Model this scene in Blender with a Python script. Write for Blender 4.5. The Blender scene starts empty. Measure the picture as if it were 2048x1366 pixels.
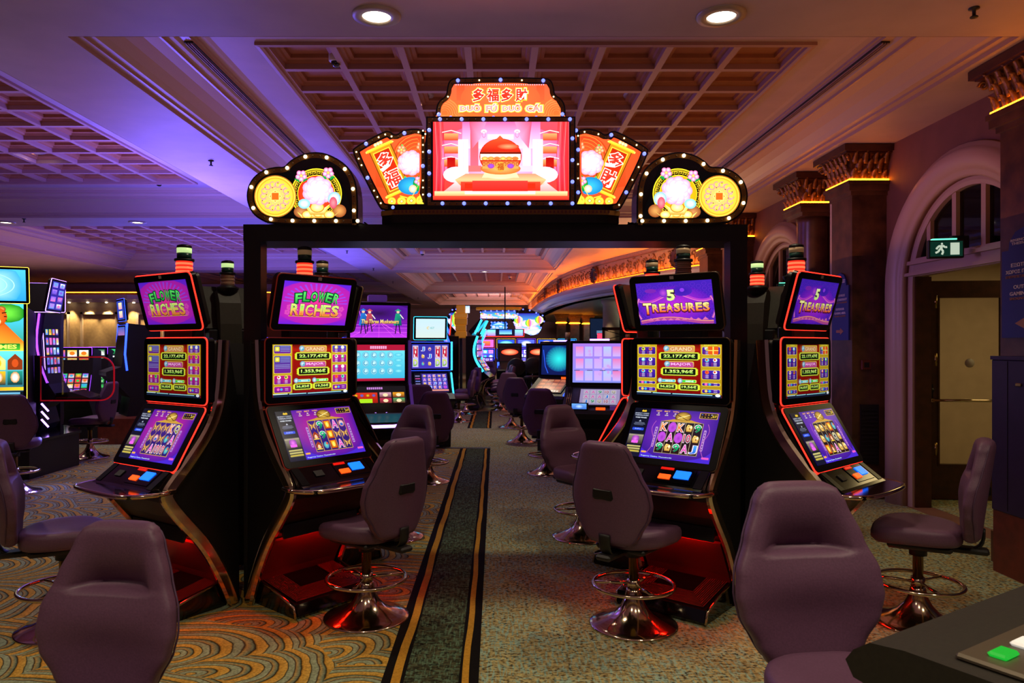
import bpy, math, random
from mathutils import Vector, Matrix, geometry
random.seed(7)
PI = math.pi
sc = bpy.context.scene
COL = sc.collection
F, CX, CY, H = 1450.0, 991.0, 690.0, 1.55      # focal length in px, vanishing point, eye height

def P(px, py, d):
    return Vector(((px-CX)*d/F, d, H-(py-CY)*d/F))

# ------------------------------------------------------------------ colour + materials
def s2l(c):
    return c/12.92 if c <= 0.04045 else ((c+0.055)/1.055)**2.4
def hexc(h):
    if isinstance(h, tuple): return h
    h = h.lstrip('#')
    return tuple(s2l(int(h[i:i+2], 16)/255) for i in (0, 2, 4))
def bsdf(m):
    return m.node_tree.nodes['Principled BSDF']
def mat(name, col, rough=.6, metal=0., emit=None, es=1., spec=None, noise=None, coat=0.):
    m = bpy.data.materials.new(name); m.use_nodes = True
    b = bsdf(m); c = hexc(col)
    b.inputs['Base Color'].default_value = (*c, 1)
    b.inputs['Roughness'].default_value = rough
    b.inputs['Metallic'].default_value = metal
    if spec is not None: b.inputs['Specular IOR Level'].default_value = spec
    if coat: b.inputs['Coat Weight'].default_value = coat; b.inputs['Coat Roughness'].default_value = .1
    if emit is not None:
        b.inputs['Emission Color'].default_value = (*hexc(emit), 1)
        b.inputs['Emission Strength'].default_value = es
    if noise:
        nt = m.node_tree; N = nt.nodes; L = nt.links
        scale, amt, bump = noise
        tc = N.new('ShaderNodeTexCoord'); n = N.new('ShaderNodeTexNoise'); n.inputs['Scale'].default_value = scale
        n.inputs['Detail'].default_value = 4
        L.new(tc.outputs['Object'], n.inputs['Vector'])
        r = N.new('ShaderNodeValToRGB')
        r.color_ramp.elements[0].position = .3; r.color_ramp.elements[1].position = .7
        r.color_ramp.elements[0].color = (*[x*(1-amt) for x in c], 1)
        r.color_ramp.elements[1].color = (*[min(1, x*(1+amt)) for x in c], 1)
        L.new(n.outputs['Fac'], r.inputs['Fac']); L.new(r.outputs['Color'], b.inputs['Base Color'])
        if bump:
            bp = N.new('ShaderNodeBump'); bp.inputs['Strength'].default_value = bump; bp.inputs['Distance'].default_value = .002
            L.new(n.outputs['Fac'], bp.inputs['Height']); L.new(bp.outputs['Normal'], b.inputs['Normal'])
    return m
M = {}
M['black'] = mat('black_laminate', '#0a0a0c', .45, noise=(30, .2, 0))
M['gloss'] = mat('black_gloss', '#070709', .12, coat=.3)
M['bezel'] = mat('screen_bezel', '#0b090c', .25)
M['dkplastic'] = mat('dark_plastic', '#1a1714', .5, noise=(60, .15, .1))
M['olive'] = mat('olive_plastic_back', '#2c2a20', .5, noise=(60, .15, .1))
M['chrome'] = mat('warm_chrome', '#dcc8a8', .12, 1.)
M['chrome2'] = mat('cool_chrome', '#a9a4b4', .14, 1.)
M['brass'] = mat('brass_pole', '#a58a4a', .25, 1.)
M['vinyl'] = mat('plum_vinyl', '#684560', .50, noise=(160, .12, .25))
M['vinyl_back'] = mat('plum_vinyl_back', '#553a58', .6, noise=(160, .12, .25))
M['slot'] = mat('black_slot', '#050505', .5)
M['crease'] = mat('seam_thread', '#3a2a3c', .6)
M['led_red'] = mat('red_led', '#300000', .4, emit='#ff2a1c', es=3.0)
M['led_pink'] = mat('pink_led', '#300010', .4, emit='#ff4060', es=1.5)
M['bezel'] = mat('screen_bezel', '#060508', .3, spec=.2)
M['led_dull'] = mat('unlit_led_tube', '#6a5038', .35)
M['led_dim'] = mat('dim_red_led', '#502018', .35, emit='#a02818', es=.22)
M['led_blue'] = mat('blue_led', '#001040', .4, emit='#2848ff', es=4.0)
M['led_cyan'] = mat('cyan_led', '#003040', .4, emit='#30c8ff', es=3.0)
M['led_purple'] = mat('purple_led', '#200040', .4, emit='#9040ff', es=3.0)
M['led_lav'] = mat('lavender_led', '#200040', .4, emit='#b080ff', es=5.0)
M['led_yellow'] = mat('yellow_led', '#403000', .4, emit='#ffd040', es=2.6)
M['led_orange'] = mat('orange_led', '#402000', .4, emit='#ff8a10', es=22.0)
M['led_green'] = mat('green_led', '#004000', .4, emit='#20e040', es=.6)
M['white_lamp'] = mat('lamp_glow', '#ffffff', .4, emit='#fff0d8', es=9.0)
M['bulb_w'] = mat('warm_bulb', '#ffffff', .4, emit='#fff0b8', es=3.0)
M['bulb_b'] = mat('blue_bulb', '#8080ff', .4, emit='#5868ff', es=3.5)
M['bulb_off'] = mat('unlit_bulb', '#4a3010', .3)
M['beacon_red'] = mat('red_beacon', '#ff2010', .3, emit='#f02818', es=1.3)
M['beacon_hot'] = mat('red_beacon_led', '#ff5020', .3, emit='#ff5838', es=2.4)
M['beacon_white'] = mat('white_beacon', '#d8f8b0', .3, emit='#d8ffa8', es=.75)
M['beacon_cream'] = mat('cream_beacon', '#d8b890', .3, emit='#c0a070', es=.1)
M['beacon_green'] = mat('green_beacon', '#0c4038', .3)
M['beacon_clear'] = mat('clear_beacon', '#b08c70', .25)
M['kick'] = mat('kick_panel', '#5a1c18', .4)
M['rib'] = mat('ribbed_footplate', '#702820', .3, .3)
M['cream'] = mat('cream_plaster', '#c9b49c', .75, noise=(6, .06, 0))
M['beam'] = mat('ceiling_plaster', '#b8a0a0', .55, noise=(3, .08, 0))
M['moulding'] = mat('moulding_plaster', '#c0a08c', .42)
M['coffer'] = mat('coffer_panel', '#a0663c', .5, noise=(8, .12, 0))
M['coffer_rail'] = mat('coffer_rail', '#b08878', .5)
M['wallr'] = mat('wall_paint', '#7c503e', .7, noise=(5, .1, 0))
M['marble'] = mat('brown_marble', '#5a3a24', .3, noise=(7, .5, 0))
M['marble_light'] = mat('tan_marble', '#9a8070', .3, noise=(5, .3, 0))
M['gold'] = mat('gilded_carving', '#a06a30', .35, .6, noise=(40, .5, .6))
M['wood'] = mat('dark_wood', '#4a2412', .35, noise=(12, .3, 0))
M['redwood'] = mat('red_wood_plinth', '#6a2a1c', .4, noise=(14, .25, 0))
M['bronze'] = mat('brown_sign_rim', '#8a5a20', .35, .3)
M['white_plastic'] = mat('white_plastic', '#d0c8c0', .5)
M['blue_sign'] = mat('blue_sign_board', '#2a3488', .5)
M['sign_text'] = mat('sign_lettering', '#f0e4ea', .5)
M['sign_text2'] = mat('sign_lettering_orange', '#b07a64', .5)
M['vent'] = mat('dark_grille', '#120e10', .6)
M['frieze'] = mat('frieze_plaster', '#c09a70', .6, noise=(20, .15, 0))
M['frieze_dark'] = mat('frieze_scroll', '#7a5530', .5)
M['bluewhite'] = mat('balcony_cornice', '#b8b4c8', .35)
M['greensoffit'] = mat('underside_plaster', '#6c7470', .5)

def glass_mat(name, tint=(1, 1, 1), rough=.02, ior=1.45, fac=.92):
    m = bpy.data.materials.new(name); m.use_nodes = True
    nt = m.node_tree; N = nt.nodes; L = nt.links; N.remove(bsdf(m))
    out = [n for n in N if n.type == 'OUTPUT_MATERIAL'][0]
    t = N.new('ShaderNodeBsdfTransparent'); t.inputs[0].default_value = (*tint, 1)
    g = N.new('ShaderNodeBsdfGlossy'); g.inputs['Roughness'].default_value = rough
    f = N.new('ShaderNodeFresnel'); f.inputs['IOR'].default_value = ior
    mx = N.new('ShaderNodeMixShader')
    L.new(f.outputs[0], mx.inputs[0]); L.new(t.outputs[0], mx.inputs[1]); L.new(g.outputs[0], mx.inputs[2]); L.new(mx.outputs[0], out.inputs[0])
    return m
M['glass'] = glass_mat('clear_glass', (.92, .9, .88))
M['dkglass'] = glass_mat('dark_glass', (.35, .34, .4), .03)

def screen_mat(name, strength):
    m = bpy.data.materials.new(name); m.use_nodes = True
    nt = m.node_tree; N = nt.nodes; L = nt.links; b = bsdf(m)
    a = N.new('ShaderNodeAttribute'); a.attribute_name = 'Col'
    b.inputs['Base Color'].default_value = (.004, .004, .006, 1)
    b.inputs['Roughness'].default_value = .22
    b.inputs['Specular IOR Level'].default_value = .25
    L.new(a.outputs['Color'], b.inputs['Emission Color']); b.inputs['Emission Strength'].default_value = strength
    return m
M['scr'] = screen_mat('lit_screen', 1.15)
M['scr_hi'] = screen_mat('bright_lit_screen', 1.7)
M['scr_mid'] = screen_mat('angled_lit_screen', .72)
M['scr_lo'] = screen_mat('soft_lit_screen', .75)

# ------------------------------------------------------------------ mesh builder
def rot(rx=0, ry=0, rz=0):
    return Matrix.Rotation(rz, 4, 'Z') @ Matrix.Rotation(ry, 4, 'Y') @ Matrix.Rotation(rx, 4, 'X')
def T(x, y, z): return Matrix.Translation((x, y, z))

class MB:
    def __init__(s): s.v = []; s.f = []; s.m = []; s.sm = []
    def add(s, vs, fs, m=0, smooth=False, X=None):
        o = len(s.v)
        s.v += [tuple(X @ Vector(p)) if X is not None else tuple(p) for p in vs]
        s.f += [tuple(o+i for i in f) for f in fs]
        s.m += [m]*len(fs); s.sm += [smooth]*len(fs); return s
    def box(s, x0, x1, y0, y1, z0, z1, m=0, X=None):
        vs = [(x0,y0,z0),(x1,y0,z0),(x1,y1,z0),(x0,y1,z0),(x0,y0,z1),(x1,y0,z1),(x1,y1,z1),(x0,y1,z1)]
        return s.add(vs, [(0,3,2,1),(4,5,6,7),(0,1,5,4),(1,2,6,5),(2,3,7,6),(3,0,4,7)], m, False, X)
    def rbox(s, x0, x1, y0, y1, z0, z1, b=.01, m=0, X=None):
        # chamfered box
        xs=(x0,x1); ys=(y0,y1); zs=(z0,z1); vs=[]; idx={}
        for i in (0,1):
            for j in (0,1):
                for k in (0,1):
                    sx=b if i==0 else -b; sy=b if j==0 else -b; sz=b if k==0 else -b
                    for a in range(3):
                        p=[xs[i]+sx, ys[j]+sy, zs[k]+sz]
                        p[a]=(xs[i],ys[j],zs[k])[a]
                        idx[(i,j,k,a)]=len(vs); vs.append(p)
        fs=[]
        I=lambda i,j,k,a: idx[(i,j,k,a)]
        for i in (0,1): fs.append((I(i,0,0,0),I(i,1,0,0),I(i,1,1,0),I(i,0,1,0)))
        for j in (0,1): fs.append((I(0,j,0,1),I(1,j,0,1),I(1,j,1,1),I(0,j,1,1)))
        for k in (0,1): fs.append((I(0,0,k,2),I(1,0,k,2),I(1,1,k,2),I(0,1,k,2)))
        for i in (0,1):
            for j in (0,1): fs.append((I(i,j,0,0),I(i,j,0,1),I(i,j,1,1),I(i,j,1,0)))
            for k in (0,1): fs.append((I(i,0,k,0),I(i,0,k,2),I(i,1,k,2),I(i,1,k,0)))
        for j in (0,1):
            for k in (0,1): fs.append((I(0,j,k,1),I(0,j,k,2),I(1,j,k,2),I(1,j,k,1)))
        for i in (0,1):
            for j in (0,1):
                for k in (0,1): fs.append((I(i,j,k,0),I(i,j,k,1),I(i,j,k,2)))
        return s.add(vs, fs, m, False, X)
    def prism(s, pts, a0, a1, axis='y', m=0, X=None, smooth=False):
        # pts 2D outline; axis y -> (x,z); axis x -> (y,z); axis z -> (x,y)
        def mk(p, a):
            return {'y': (p[0], a, p[1]), 'x': (a, p[0], p[1]), 'z': (p[0], p[1], a)}[axis]
        n = len(pts); vs = [mk(p, a0) for p in pts]+[mk(p, a1) for p in pts]
        tri = geometry.tessellate_polygon([[Vector((p[0], p[1], 0)) for p in pts]])
        fs = [t for t in tri]+[tuple(n+i for i in reversed(t)) for t in tri]
        s.add(vs, fs, m, False, X)
        o = len(s.v)-2*n
        for i in range(n):
            j = (i+1) % n; s.f.append((o+i, o+j, o+n+j, o+n+i)); s.m.append(m); s.sm.append(smooth)
        return s
    def loft(s, rings, m=0, smooth=True, caps=True, closed=True, X=None):
        n = len(rings[0]); vs = [p for r in rings for p in r]; fs = []
        for a in range(len(rings)-1):
            for i in range(n if closed else n-1):
                j = (i+1) % n; fs.append((a*n+i, a*n+j, (a+1)*n+j, (a+1)*n+i))
        s.add(vs, fs, m, smooth, X)
        if caps and closed:
            o = len(s.v)-len(vs)
            s.f += [tuple(o+i for i in reversed(range(n))), tuple(o+(len(rings)-1)*n+i for i in range(n))]
            s.m += [m, m]; s.sm += [smooth, smooth]
        return s
    def lathe(s, prof, n=24, m=0, X=None, caps=True):
        rings = [[(r*math.cos(2*PI*i/n), r*math.sin(2*PI*i/n), z) for i in range(n)] for r, z in prof]
        return s.loft(rings, m, True, caps, True, X)
    def cyl(s, x, y, z0, z1, r, n=16, m=0, X=None):
        A = T(x, y, 0); X = A if X is None else X @ A
        return s.lathe([(r, z0), (r, z1)], n, m, X)
    def tube(s, pts, r, n=8, m=0, closed=False, X=None, flat=None):
        pts = [Vector(p) for p in pts]; k = len(pts); rings = []
        up = None
        for i, p in enumerate(pts):
            if closed: t = (pts[(i+1) % k]-pts[i-1])
            else: t = pts[min(i+1, k-1)]-pts[max(i-1, 0)]
            t.normalize()
            if up is None:
                up = Vector((0, 0, 1)) if abs(t.z) < .9 else Vector((0, 1, 0))
            a = t.cross(up)
            if a.length < 1e-5: a = t.cross(Vector((1, 0, 0)))
            a.normalize(); b = a.cross(t).normalized(); up = b
            ra, rb = (r, r) if flat is None else flat
            rings.append([tuple(p+a*ra*math.cos(2*PI*j/n)+b*rb*math.sin(2*PI*j/n)) for j in range(n)])
        if closed: rings.append(rings[0])
        return s.loft(rings, m, True, not closed, True, X)
    def sweep(s, path, prof, m=0, X=None, smooth=False, closed=False, caps=True):
        # path: list of (Vector p, Vector a, Vector b); prof: list of (u,v)
        rings = [[tuple(p+a*u+b*v) for u, v in prof] for p, a, b in path]
        if closed: rings.append(rings[0])
        return s.loft(rings, m, smooth, caps and not closed, True, X)
    def grid(s, fn, nu, nv, m=0, smooth=True, X=None):
        vs = [fn(i/nu, j/nv) for j in range(nv+1) for i in range(nu+1)]
        fs = [(j*(nu+1)+i, j*(nu+1)+i+1, (j+1)*(nu+1)+i+1, (j+1)*(nu+1)+i) for j in range(nv) for i in range(nu)]
        return s.add(vs, fs, m, smooth, X)
    def sphere(s, c, r, n=12, k=8, m=0, X=None, sq=(1, 1, 1)):
        rings = []
        for a in range(1, k):
            ph = PI*a/k
            rings.append([(c[0]+r*sq[0]*math.sin(ph)*math.cos(2*PI*i/n), c[1]+r*sq[1]*math.sin(ph)*math.sin(2*PI*i/n), c[2]-r*sq[2]*math.cos(ph)) for i in range(n)])
        return s.loft(rings, m, True, True, True, X)
    def build(s, name, mats, parent=None, loc=None, rotz=None):
        me = bpy.data.meshes.new(name); me.from_pydata(s.v, [], s.f)
        if not isinstance(mats, (list, tuple)): mats = [mats]
        for mm in mats: me.materials.append(M[mm] if isinstance(mm, str) else mm)
        me.polygons.foreach_set('material_index', s.m); me.polygons.foreach_set('use_smooth', s.sm)
        me.update()
        o = bpy.data.objects.new(name, me); COL.objects.link(o)
        if parent is not None: o.parent = parent
        if loc is not None: o.location = loc
        if rotz is not None: o.rotation_euler[2] = rotz
        return o

def thing(name, label, cat, loc=(0, 0, 0), rz=0, group=None):
    o = bpy.data.objects.new(name, None); COL.objects.link(o); o.empty_display_size = .1
    o.location = loc; o.rotation_euler = (0, 0, rz); o['label'] = label; o['category'] = cat
    if group: o['group'] = group
    return o
def tag(o, label, cat, group=None):
    o['label'] = label; o['category'] = cat
    if group: o['group'] = group
    return o
def struct(o): o['kind'] = 'structure'; return o
def copy_tree(o, parent=None):
    c = o.copy(); COL.objects.link(c)
    if parent is not None: c.parent = parent
    for ch in list(o.children): copy_tree(ch, c)
    return c

def rrect(x0, x1, z0, z1, r, n=5):
    pts = []
    for cx, cz, a0 in ((x1-r, z1-r, 0), (x0+r, z1-r, 90), (x0+r, z0+r, 180), (x1-r, z0+r, 270)):
        for i in range(n+1):
            a = math.radians(a0+90*i/n); pts.append((cx+r*math.cos(a), cz+r*math.sin(a)))
    return pts
def area2(p): return sum(p[i][0]*p[(i+1) % len(p)][1]-p[(i+1) % len(p)][0]*p[i][1] for i in range(len(p)))/2
def chaikin(p, it=2, closed=True):
    for _ in range(it):
        q = []; n = len(p)
        for i in range(n):
            a = p[i]; b = p[(i+1) % n]
            q += [(a[0]*.75+b[0]*.25, a[1]*.75+b[1]*.25), (a[0]*.25+b[0]*.75, a[1]*.25+b[1]*.75)]
        p = q
    return p
def inset(p, d):
    n = len(p); s = 1 if area2(p) > 0 else -1; q = []
    for i in range(n):
        a = Vector(p[i-1]); b = Vector(p[i]); c = Vector(p[(i+1) % n])
        e1 = (b-a); e2 = (c-b)
        if e1.length < 1e-9: e1 = e2
        if e2.length < 1e-9: e2 = e1
        e1 = e1.normalized(); e2 = e2.normalized()
        n1 = Vector((-e1.y, e1.x))*s; n2 = Vector((-e2.y, e2.x))*s
        nn = (n1+n2)
        if nn.length < 1e-6: nn = n1
        nn.normalize(); k = max(.5, nn.dot(n1))
        v = b+nn*d/k; q.append((v.x, v.y))
    return q
def resample(p, step, closed=True):
    pts = [Vector(q) for q in p]
    if closed: pts.append(pts[0])
    L = sum((pts[i+1]-pts[i]).length for i in range(len(pts)-1)); n = max(2, int(round(L/step))); out = []
    seg = 0; acc = 0
    for k in range(n):
        t = L*k/n
        while seg < len(pts)-2 and acc+(pts[seg+1]-pts[seg]).length < t: acc += (pts[seg+1]-pts[seg]).length; seg += 1
        l = (pts[seg+1]-pts[seg]).length or 1
        out.append(tuple(pts[seg]+(pts[seg+1]-pts[seg])*((t-acc)/l)))
    return out

# ------------------------------------------------------------------ text
_tc = {}
def text_mesh(txt, off=0., shear=0.):
    key = (txt, off, shear)
    if key in _tc: return _tc[key]
    cu = bpy.data.curves.new('txt', 'FONT'); cu.body = txt; cu.offset = off; cu.shear = shear
    cu.resolution_u = 2; cu.fill_mode = 'FRONT'
    ob = bpy.data.objects.new('txt', cu); COL.objects.link(ob)
    dg = bpy.context.evaluated_depsgraph_get()
    me = bpy.data.meshes.new_from_object(ob.evaluated_get(dg))
    vs = [(v.co.x, v.co.y) for v in me.vertices]; fs = [tuple(p.vertices) for p in me.polygons]
    bpy.data.objects.remove(ob); bpy.data.curves.remove(cu); bpy.data.meshes.remove(me)
    if not vs: vs = [(0, 0), (1, 0), (0, 1)]
    b = (min(v[0] for v in vs), max(v[0] for v in vs), min(v[1] for v in vs), max(v[1] for v in vs))
    _tc[key] = (vs, fs, b); return _tc[key]

def text_solid(mb, txt, x, z, w, h, y=0., th=.004, m=0, off=0.01, X=None, shear=0):
    """text fitted in the box centred x,z in the XZ plane, facing -Y, with thickness"""
    vs, fs, b = text_mesh(txt, off, shear)
    sx = w/(b[1]-b[0]); sz = h/(b[3]-b[2])
    pt = lambda v, yy: (x+(v[0]-(b[0]+b[1])/2)*sx, yy, z+(v[1]-(b[2]+b[3])/2)*sz)
    n = len(vs); V = [pt(v, y-th) for v in vs]+[pt(v, y) for v in vs]
    edges = {}
    for f in fs:
        for i in range(len(f)):
            a, c = f[i], f[(i+1) % len(f)]
            if (c, a) in edges: del edges[(c, a)]
            else: edges[(a, c)] = 1
    Fs = [tuple(f) for f in fs]+[(a, a+n, c+n, c) for a, c in edges]
    return mb.add(V, Fs, m, False, X)

# ------------------------------------------------------------------ canvas: lit artwork of a screen, u right, v down
class Canvas:
    def __init__(s, w, h, u0=0., v0=0., u1=1., v1=1., eps=.00003):
        s.w, s.h = w, h; s.u0, s.v0, s.u1, s.v1 = u0, v0, u1, v1
        s.v = []; s.f = []; s.c = []; s.z = 0; s.eps = eps
        s.ku = w/(u1-u0); s.kv = h/(v1-v0)
    def pt(s, u, v): return ((u-(s.u0+s.u1)/2)*s.ku, -s.z*s.eps, -(v-(s.v0+s.v1)/2)*s.kv)
    def poly(s, pts, cols, fs=None, layer=True):
        if layer: s.z += 1
        o = len(s.v); s.v += [s.pt(*p) for p in pts]
        if fs is None:
            fs = geometry.tessellate_polygon([[Vector((p[0], p[1], 0)) for p in pts]]) if len(pts) > 4 else [tuple(range(len(pts)))]
        if not isinstance(cols, list): cols = [hexc(cols)]*len(pts)
        else: cols = [hexc(c) for c in cols]
        for f in fs:
            s.f.append(tuple(o+i for i in f)); s.c += [cols[i] for i in f]
        return s
    def rect(s, u0, v0, u1, v1, col, col2=None, hor=False):
        if col2 is None: return s.poly([(u0, v0), (u1, v0), (u1, v1), (u0, v1)], col)
        cc = [col, col2, col2, col] if hor else [col, col, col2, col2]
        return s.poly([(u0, v0), (u1, v0), (u1, v1), (u0, v1)], cc)
    def glow(s, u, v, ru, rv, c0, c1, n=28, k=1, r0=0):
        # radial gradient ellipse
        pts = [(u, v)]; cols = [c0]
        pts += [(u+ru*math.cos(2*PI*i/n), v+rv*math.sin(2*PI*i/n)) for i in range(n)]; cols += [c1]*n
        return s.poly(pts, cols, [(0, 1+i, 1+(i+1) % n) for i in range(n)])
    def disc(s, u, v, ru, rv, col, n=20): return s.glow(u, v, ru, rv, col, col, n)
    def ring(s, u, v, ru, rv, t, col, n=28, a0=0, a1=360, col2=None):
        pts = []; fs = []; cols = []
        for i in range(n+1):
            a = math.radians(a0+(a1-a0)*i/n); c, sn = math.cos(a), math.sin(a)
            pts += [(u+ru*c, v+rv*sn), (u+ru*(1-t)*c, v+rv*(1-t)*sn)]; cols += [col, col2 or col]
        for i in range(n): fs.append((2*i, 2*i+2, 2*i+3, 2*i+1))
        return s.poly(pts, cols, fs)
    def line(s, p, t, col, closed=False):
        k = len(p); s.z += 1
        for i in range(k if closed else k-1):
            a = Vector(p[i]); b = Vector(p[(i+1) % k]); d = Vector(((b-a).x*s.ku, (b-a).y*s.kv))
            if d.length < 1e-9: continue
            n = Vector((-d.y, d.x)).normalized()*t/2; n = Vector((n.x/s.ku, n.y/s.kv))
            s.poly([tuple(a+n), tuple(b+n), tuple(b-n), tuple(a-n)], col, [(0, 1, 2, 3)], layer=False)
        return s
    def rr(s, u0, v0, u1, v1, r, col, col2=None):
        ru = r/s.ku; rv = r/s.kv; pts = []
        ru = min(ru, (u1-u0)/2); rv = min(rv, (v1-v0)/2)
        for cx, cy, a0 in ((u1-ru, v1-rv, 0), (u0+ru, v1-rv, 90), (u0+ru, v0+rv, 180), (u1-ru, v0+rv, 270)):
            for i in range(4):
                a = math.radians(a0+30*i); pts.append((cx+ru*math.cos(a), cy+rv*math.sin(a)))
        if col2 is None: return s.poly(pts, col, [tuple(range(len(pts)))])
        a, b = hexc(col), hexc(col2)
        cols = [tuple(a[k]+(b[k]-a[k])*(p[1]-v0)/(v1-v0) for k in range(3)) for p in pts]
        return s.poly(pts, cols, [tuple(range(len(pts)))])
    def text(s, txt, u, v, w, h, col, col2=None, off=.0, shear=0., out=None, oo=.05, ang=0.):
        """text fitted to a w x h box (canvas units) centred at u,v"""
        _, _, b = text_mesh(txt, off, shear); W = b[1]-b[0]; Hh = b[3]-b[2]
        cu, cv = (b[0]+b[1])/2, (b[2]+b[3])/2
        ca, sa = math.cos(ang), math.sin(ang)
        for o2, c1, c2 in (([(off+oo, out, None)] if out else []) + [(off, col, col2)]):
            vs, fs, _b = text_mesh(txt, o2, shear)
            pts = []; cols = []
            k1 = hexc(c1); k2 = hexc(c2) if c2 else k1
            for x, y in vs:
                lx = (x-cu)/W*w*s.ku; ly = (y-cv)/Hh*h*s.kv
                rx, ry = lx*ca+ly*sa, -lx*sa+ly*ca
                pts.append((u+rx/s.ku, v-ry/s.kv))
                t = min(1, max(0, .5-(y-cv)/Hh)); cols.append(tuple(k1[i]+(k2[i]-k1[i])*t for i in range(3)))
            s.poly(pts, cols, fs)
        return s
    def build(s, name, m, parent=None, loc=(0, 0, 0), rx=0.):
        me = bpy.data.meshes.new(name); me.from_pydata(s.v, [], s.f)
        a = me.color_attributes.new('Col', 'FLOAT_COLOR', 'CORNER')
        flat = []
        for c in s.c: flat += [c[0], c[1], c[2], 1.]
        a.data.foreach_set('color', flat)
        me.materials.append(M[m] if isinstance(m, str) else m); me.update()
        o = bpy.data.objects.new(name, me); COL.objects.link(o)
        if parent is not None: o.parent = parent
        o.location = loc; o.rotation_euler[0] = rx
        return o
    def clip(s):
        """keep artwork inside its frame"""
        for i, p in enumerate(s.v):
            s.v[i] = (max(-s.w/2, min(s.w/2, p[0])), p[1], max(-s.h/2, min(s.h/2, p[2])))
        return s
M['red_acrylic'] = mat('red_acrylic_edge', '#c01020', .3, emit='#c01020', es=.45)
M['purple_panel'] = mat('purple_side_panel', '#6a4898', .3, .3, emit='#7040b0', es=.25)
M['cove_wall'] = mat('cove_wall_paint', '#8a5c3c', .7)
M['wallr_far'] = mat('far_wall_paint', '#6c5450', .7)
M['pavilion'] = mat('pavilion_fabric', '#b89c70', .6, noise=(14, .12, .2))
M['led_frieze'] = mat('frieze_led', '#402000', .4, emit='#ff7a10', es=70.0)
M['led_cove'] = mat('cove_led', '#402000', .4, emit='#ff8a20', es=9.0)
M['gold_lit'] = mat('golden_topper', '#c8902c', .3, .5, emit='#d08020', es=.25)
M['matte_pad'] = mat('matte_padding', '#26221a', .7, noise=(90, .2, .2))
M['btn_panel'] = mat('metal_button_panel', '#6a6050', .4, .4)
M['btn_white'] = mat('white_lit_button', '#ffffff', .4, emit='#d8d0c8', es=.5)
M['btn_bl2'] = mat('blue_lit_button', '#2040ff', .4, emit='#3050ff', es=1.)
M['round_black'] = mat('dark_round_cushion', '#1c1420', .5)
M['ring_metal'] = mat('downlight_ring', '#a89888', .4, .3)
# ================================================================== CHAIRS
def smooth_open(pts, it=2):
    for _ in range(it):
        q = [pts[0]]
        for i in range(len(pts)-1):
            a, b = Vector(pts[i]), Vector(pts[i+1]); q += [tuple(a*.75+b*.25), tuple(a*.25+b*.75)]
        q.append(pts[-1]); pts = q
    return pts
def interp(tab, t):
    for (a, x), (b, y) in zip(tab, tab[1:]):
        if t <= b:
            k = (t-a)/(b-a); k = k*k*(3-2*k)*.5+k*.5
            return x+(y-x)*k
    return tab[-1][1]
HW = [(0, .092), (.03, .125), (.1, .147), (.3, .190), (.47, .228), (.6, .235), (.72, .220), (.87, .174), (.97, .138), (1, .108)]
def back_pt(t, x, y):
    z = 1.045-.545*t
    return (x, y-.055*(x/.235)**2+.25+.13*(z-.5), z)
def chair_back(nt=64, na=44):
    mb = MB(); rings = []
    for j in range(nt+1):
        t = j/nt; t = .5-.5*math.cos(PI*t)*1. if False else t
        hw = interp(HW, t); e = 1
        if t < .07: e = math.sqrt(max(.02, 1-(1-t/.07)**2))
        if t > .93: e = math.sqrt(max(.02, 1-(1-(1-t)/.07)**2))
        hd = .044*(.35+.65*e); r = []
        for i in range(na):
            a = 2*PI*i/na; c, s = math.cos(a), math.sin(a)
            x = hw*(abs(c)**.55)*(1 if c > 0 else -1); y = hd*(abs(s)**.6)*(1 if s > 0 else -1)
            if s < 0:
                mw = .50*hw+.035; msk = max(0, 1-(abs(x)/mw)**4) if abs(x) < mw else 0
                if t < .36: dd = .066*max(0, min(1, (t-.06)/.30))**2.2
                else: dd = .066*max(0, 1-(t-.36)/.030)**.8
                y += dd*msk
                y -= .026*math.exp(-((t-.52)/.15)**2)*max(0, 1-(x/hw)**2)*(t > .36)
            r.append(back_pt(t, x, y))
        rings.append(r)
    mb.loft(rings[::-1]); return mb
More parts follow.
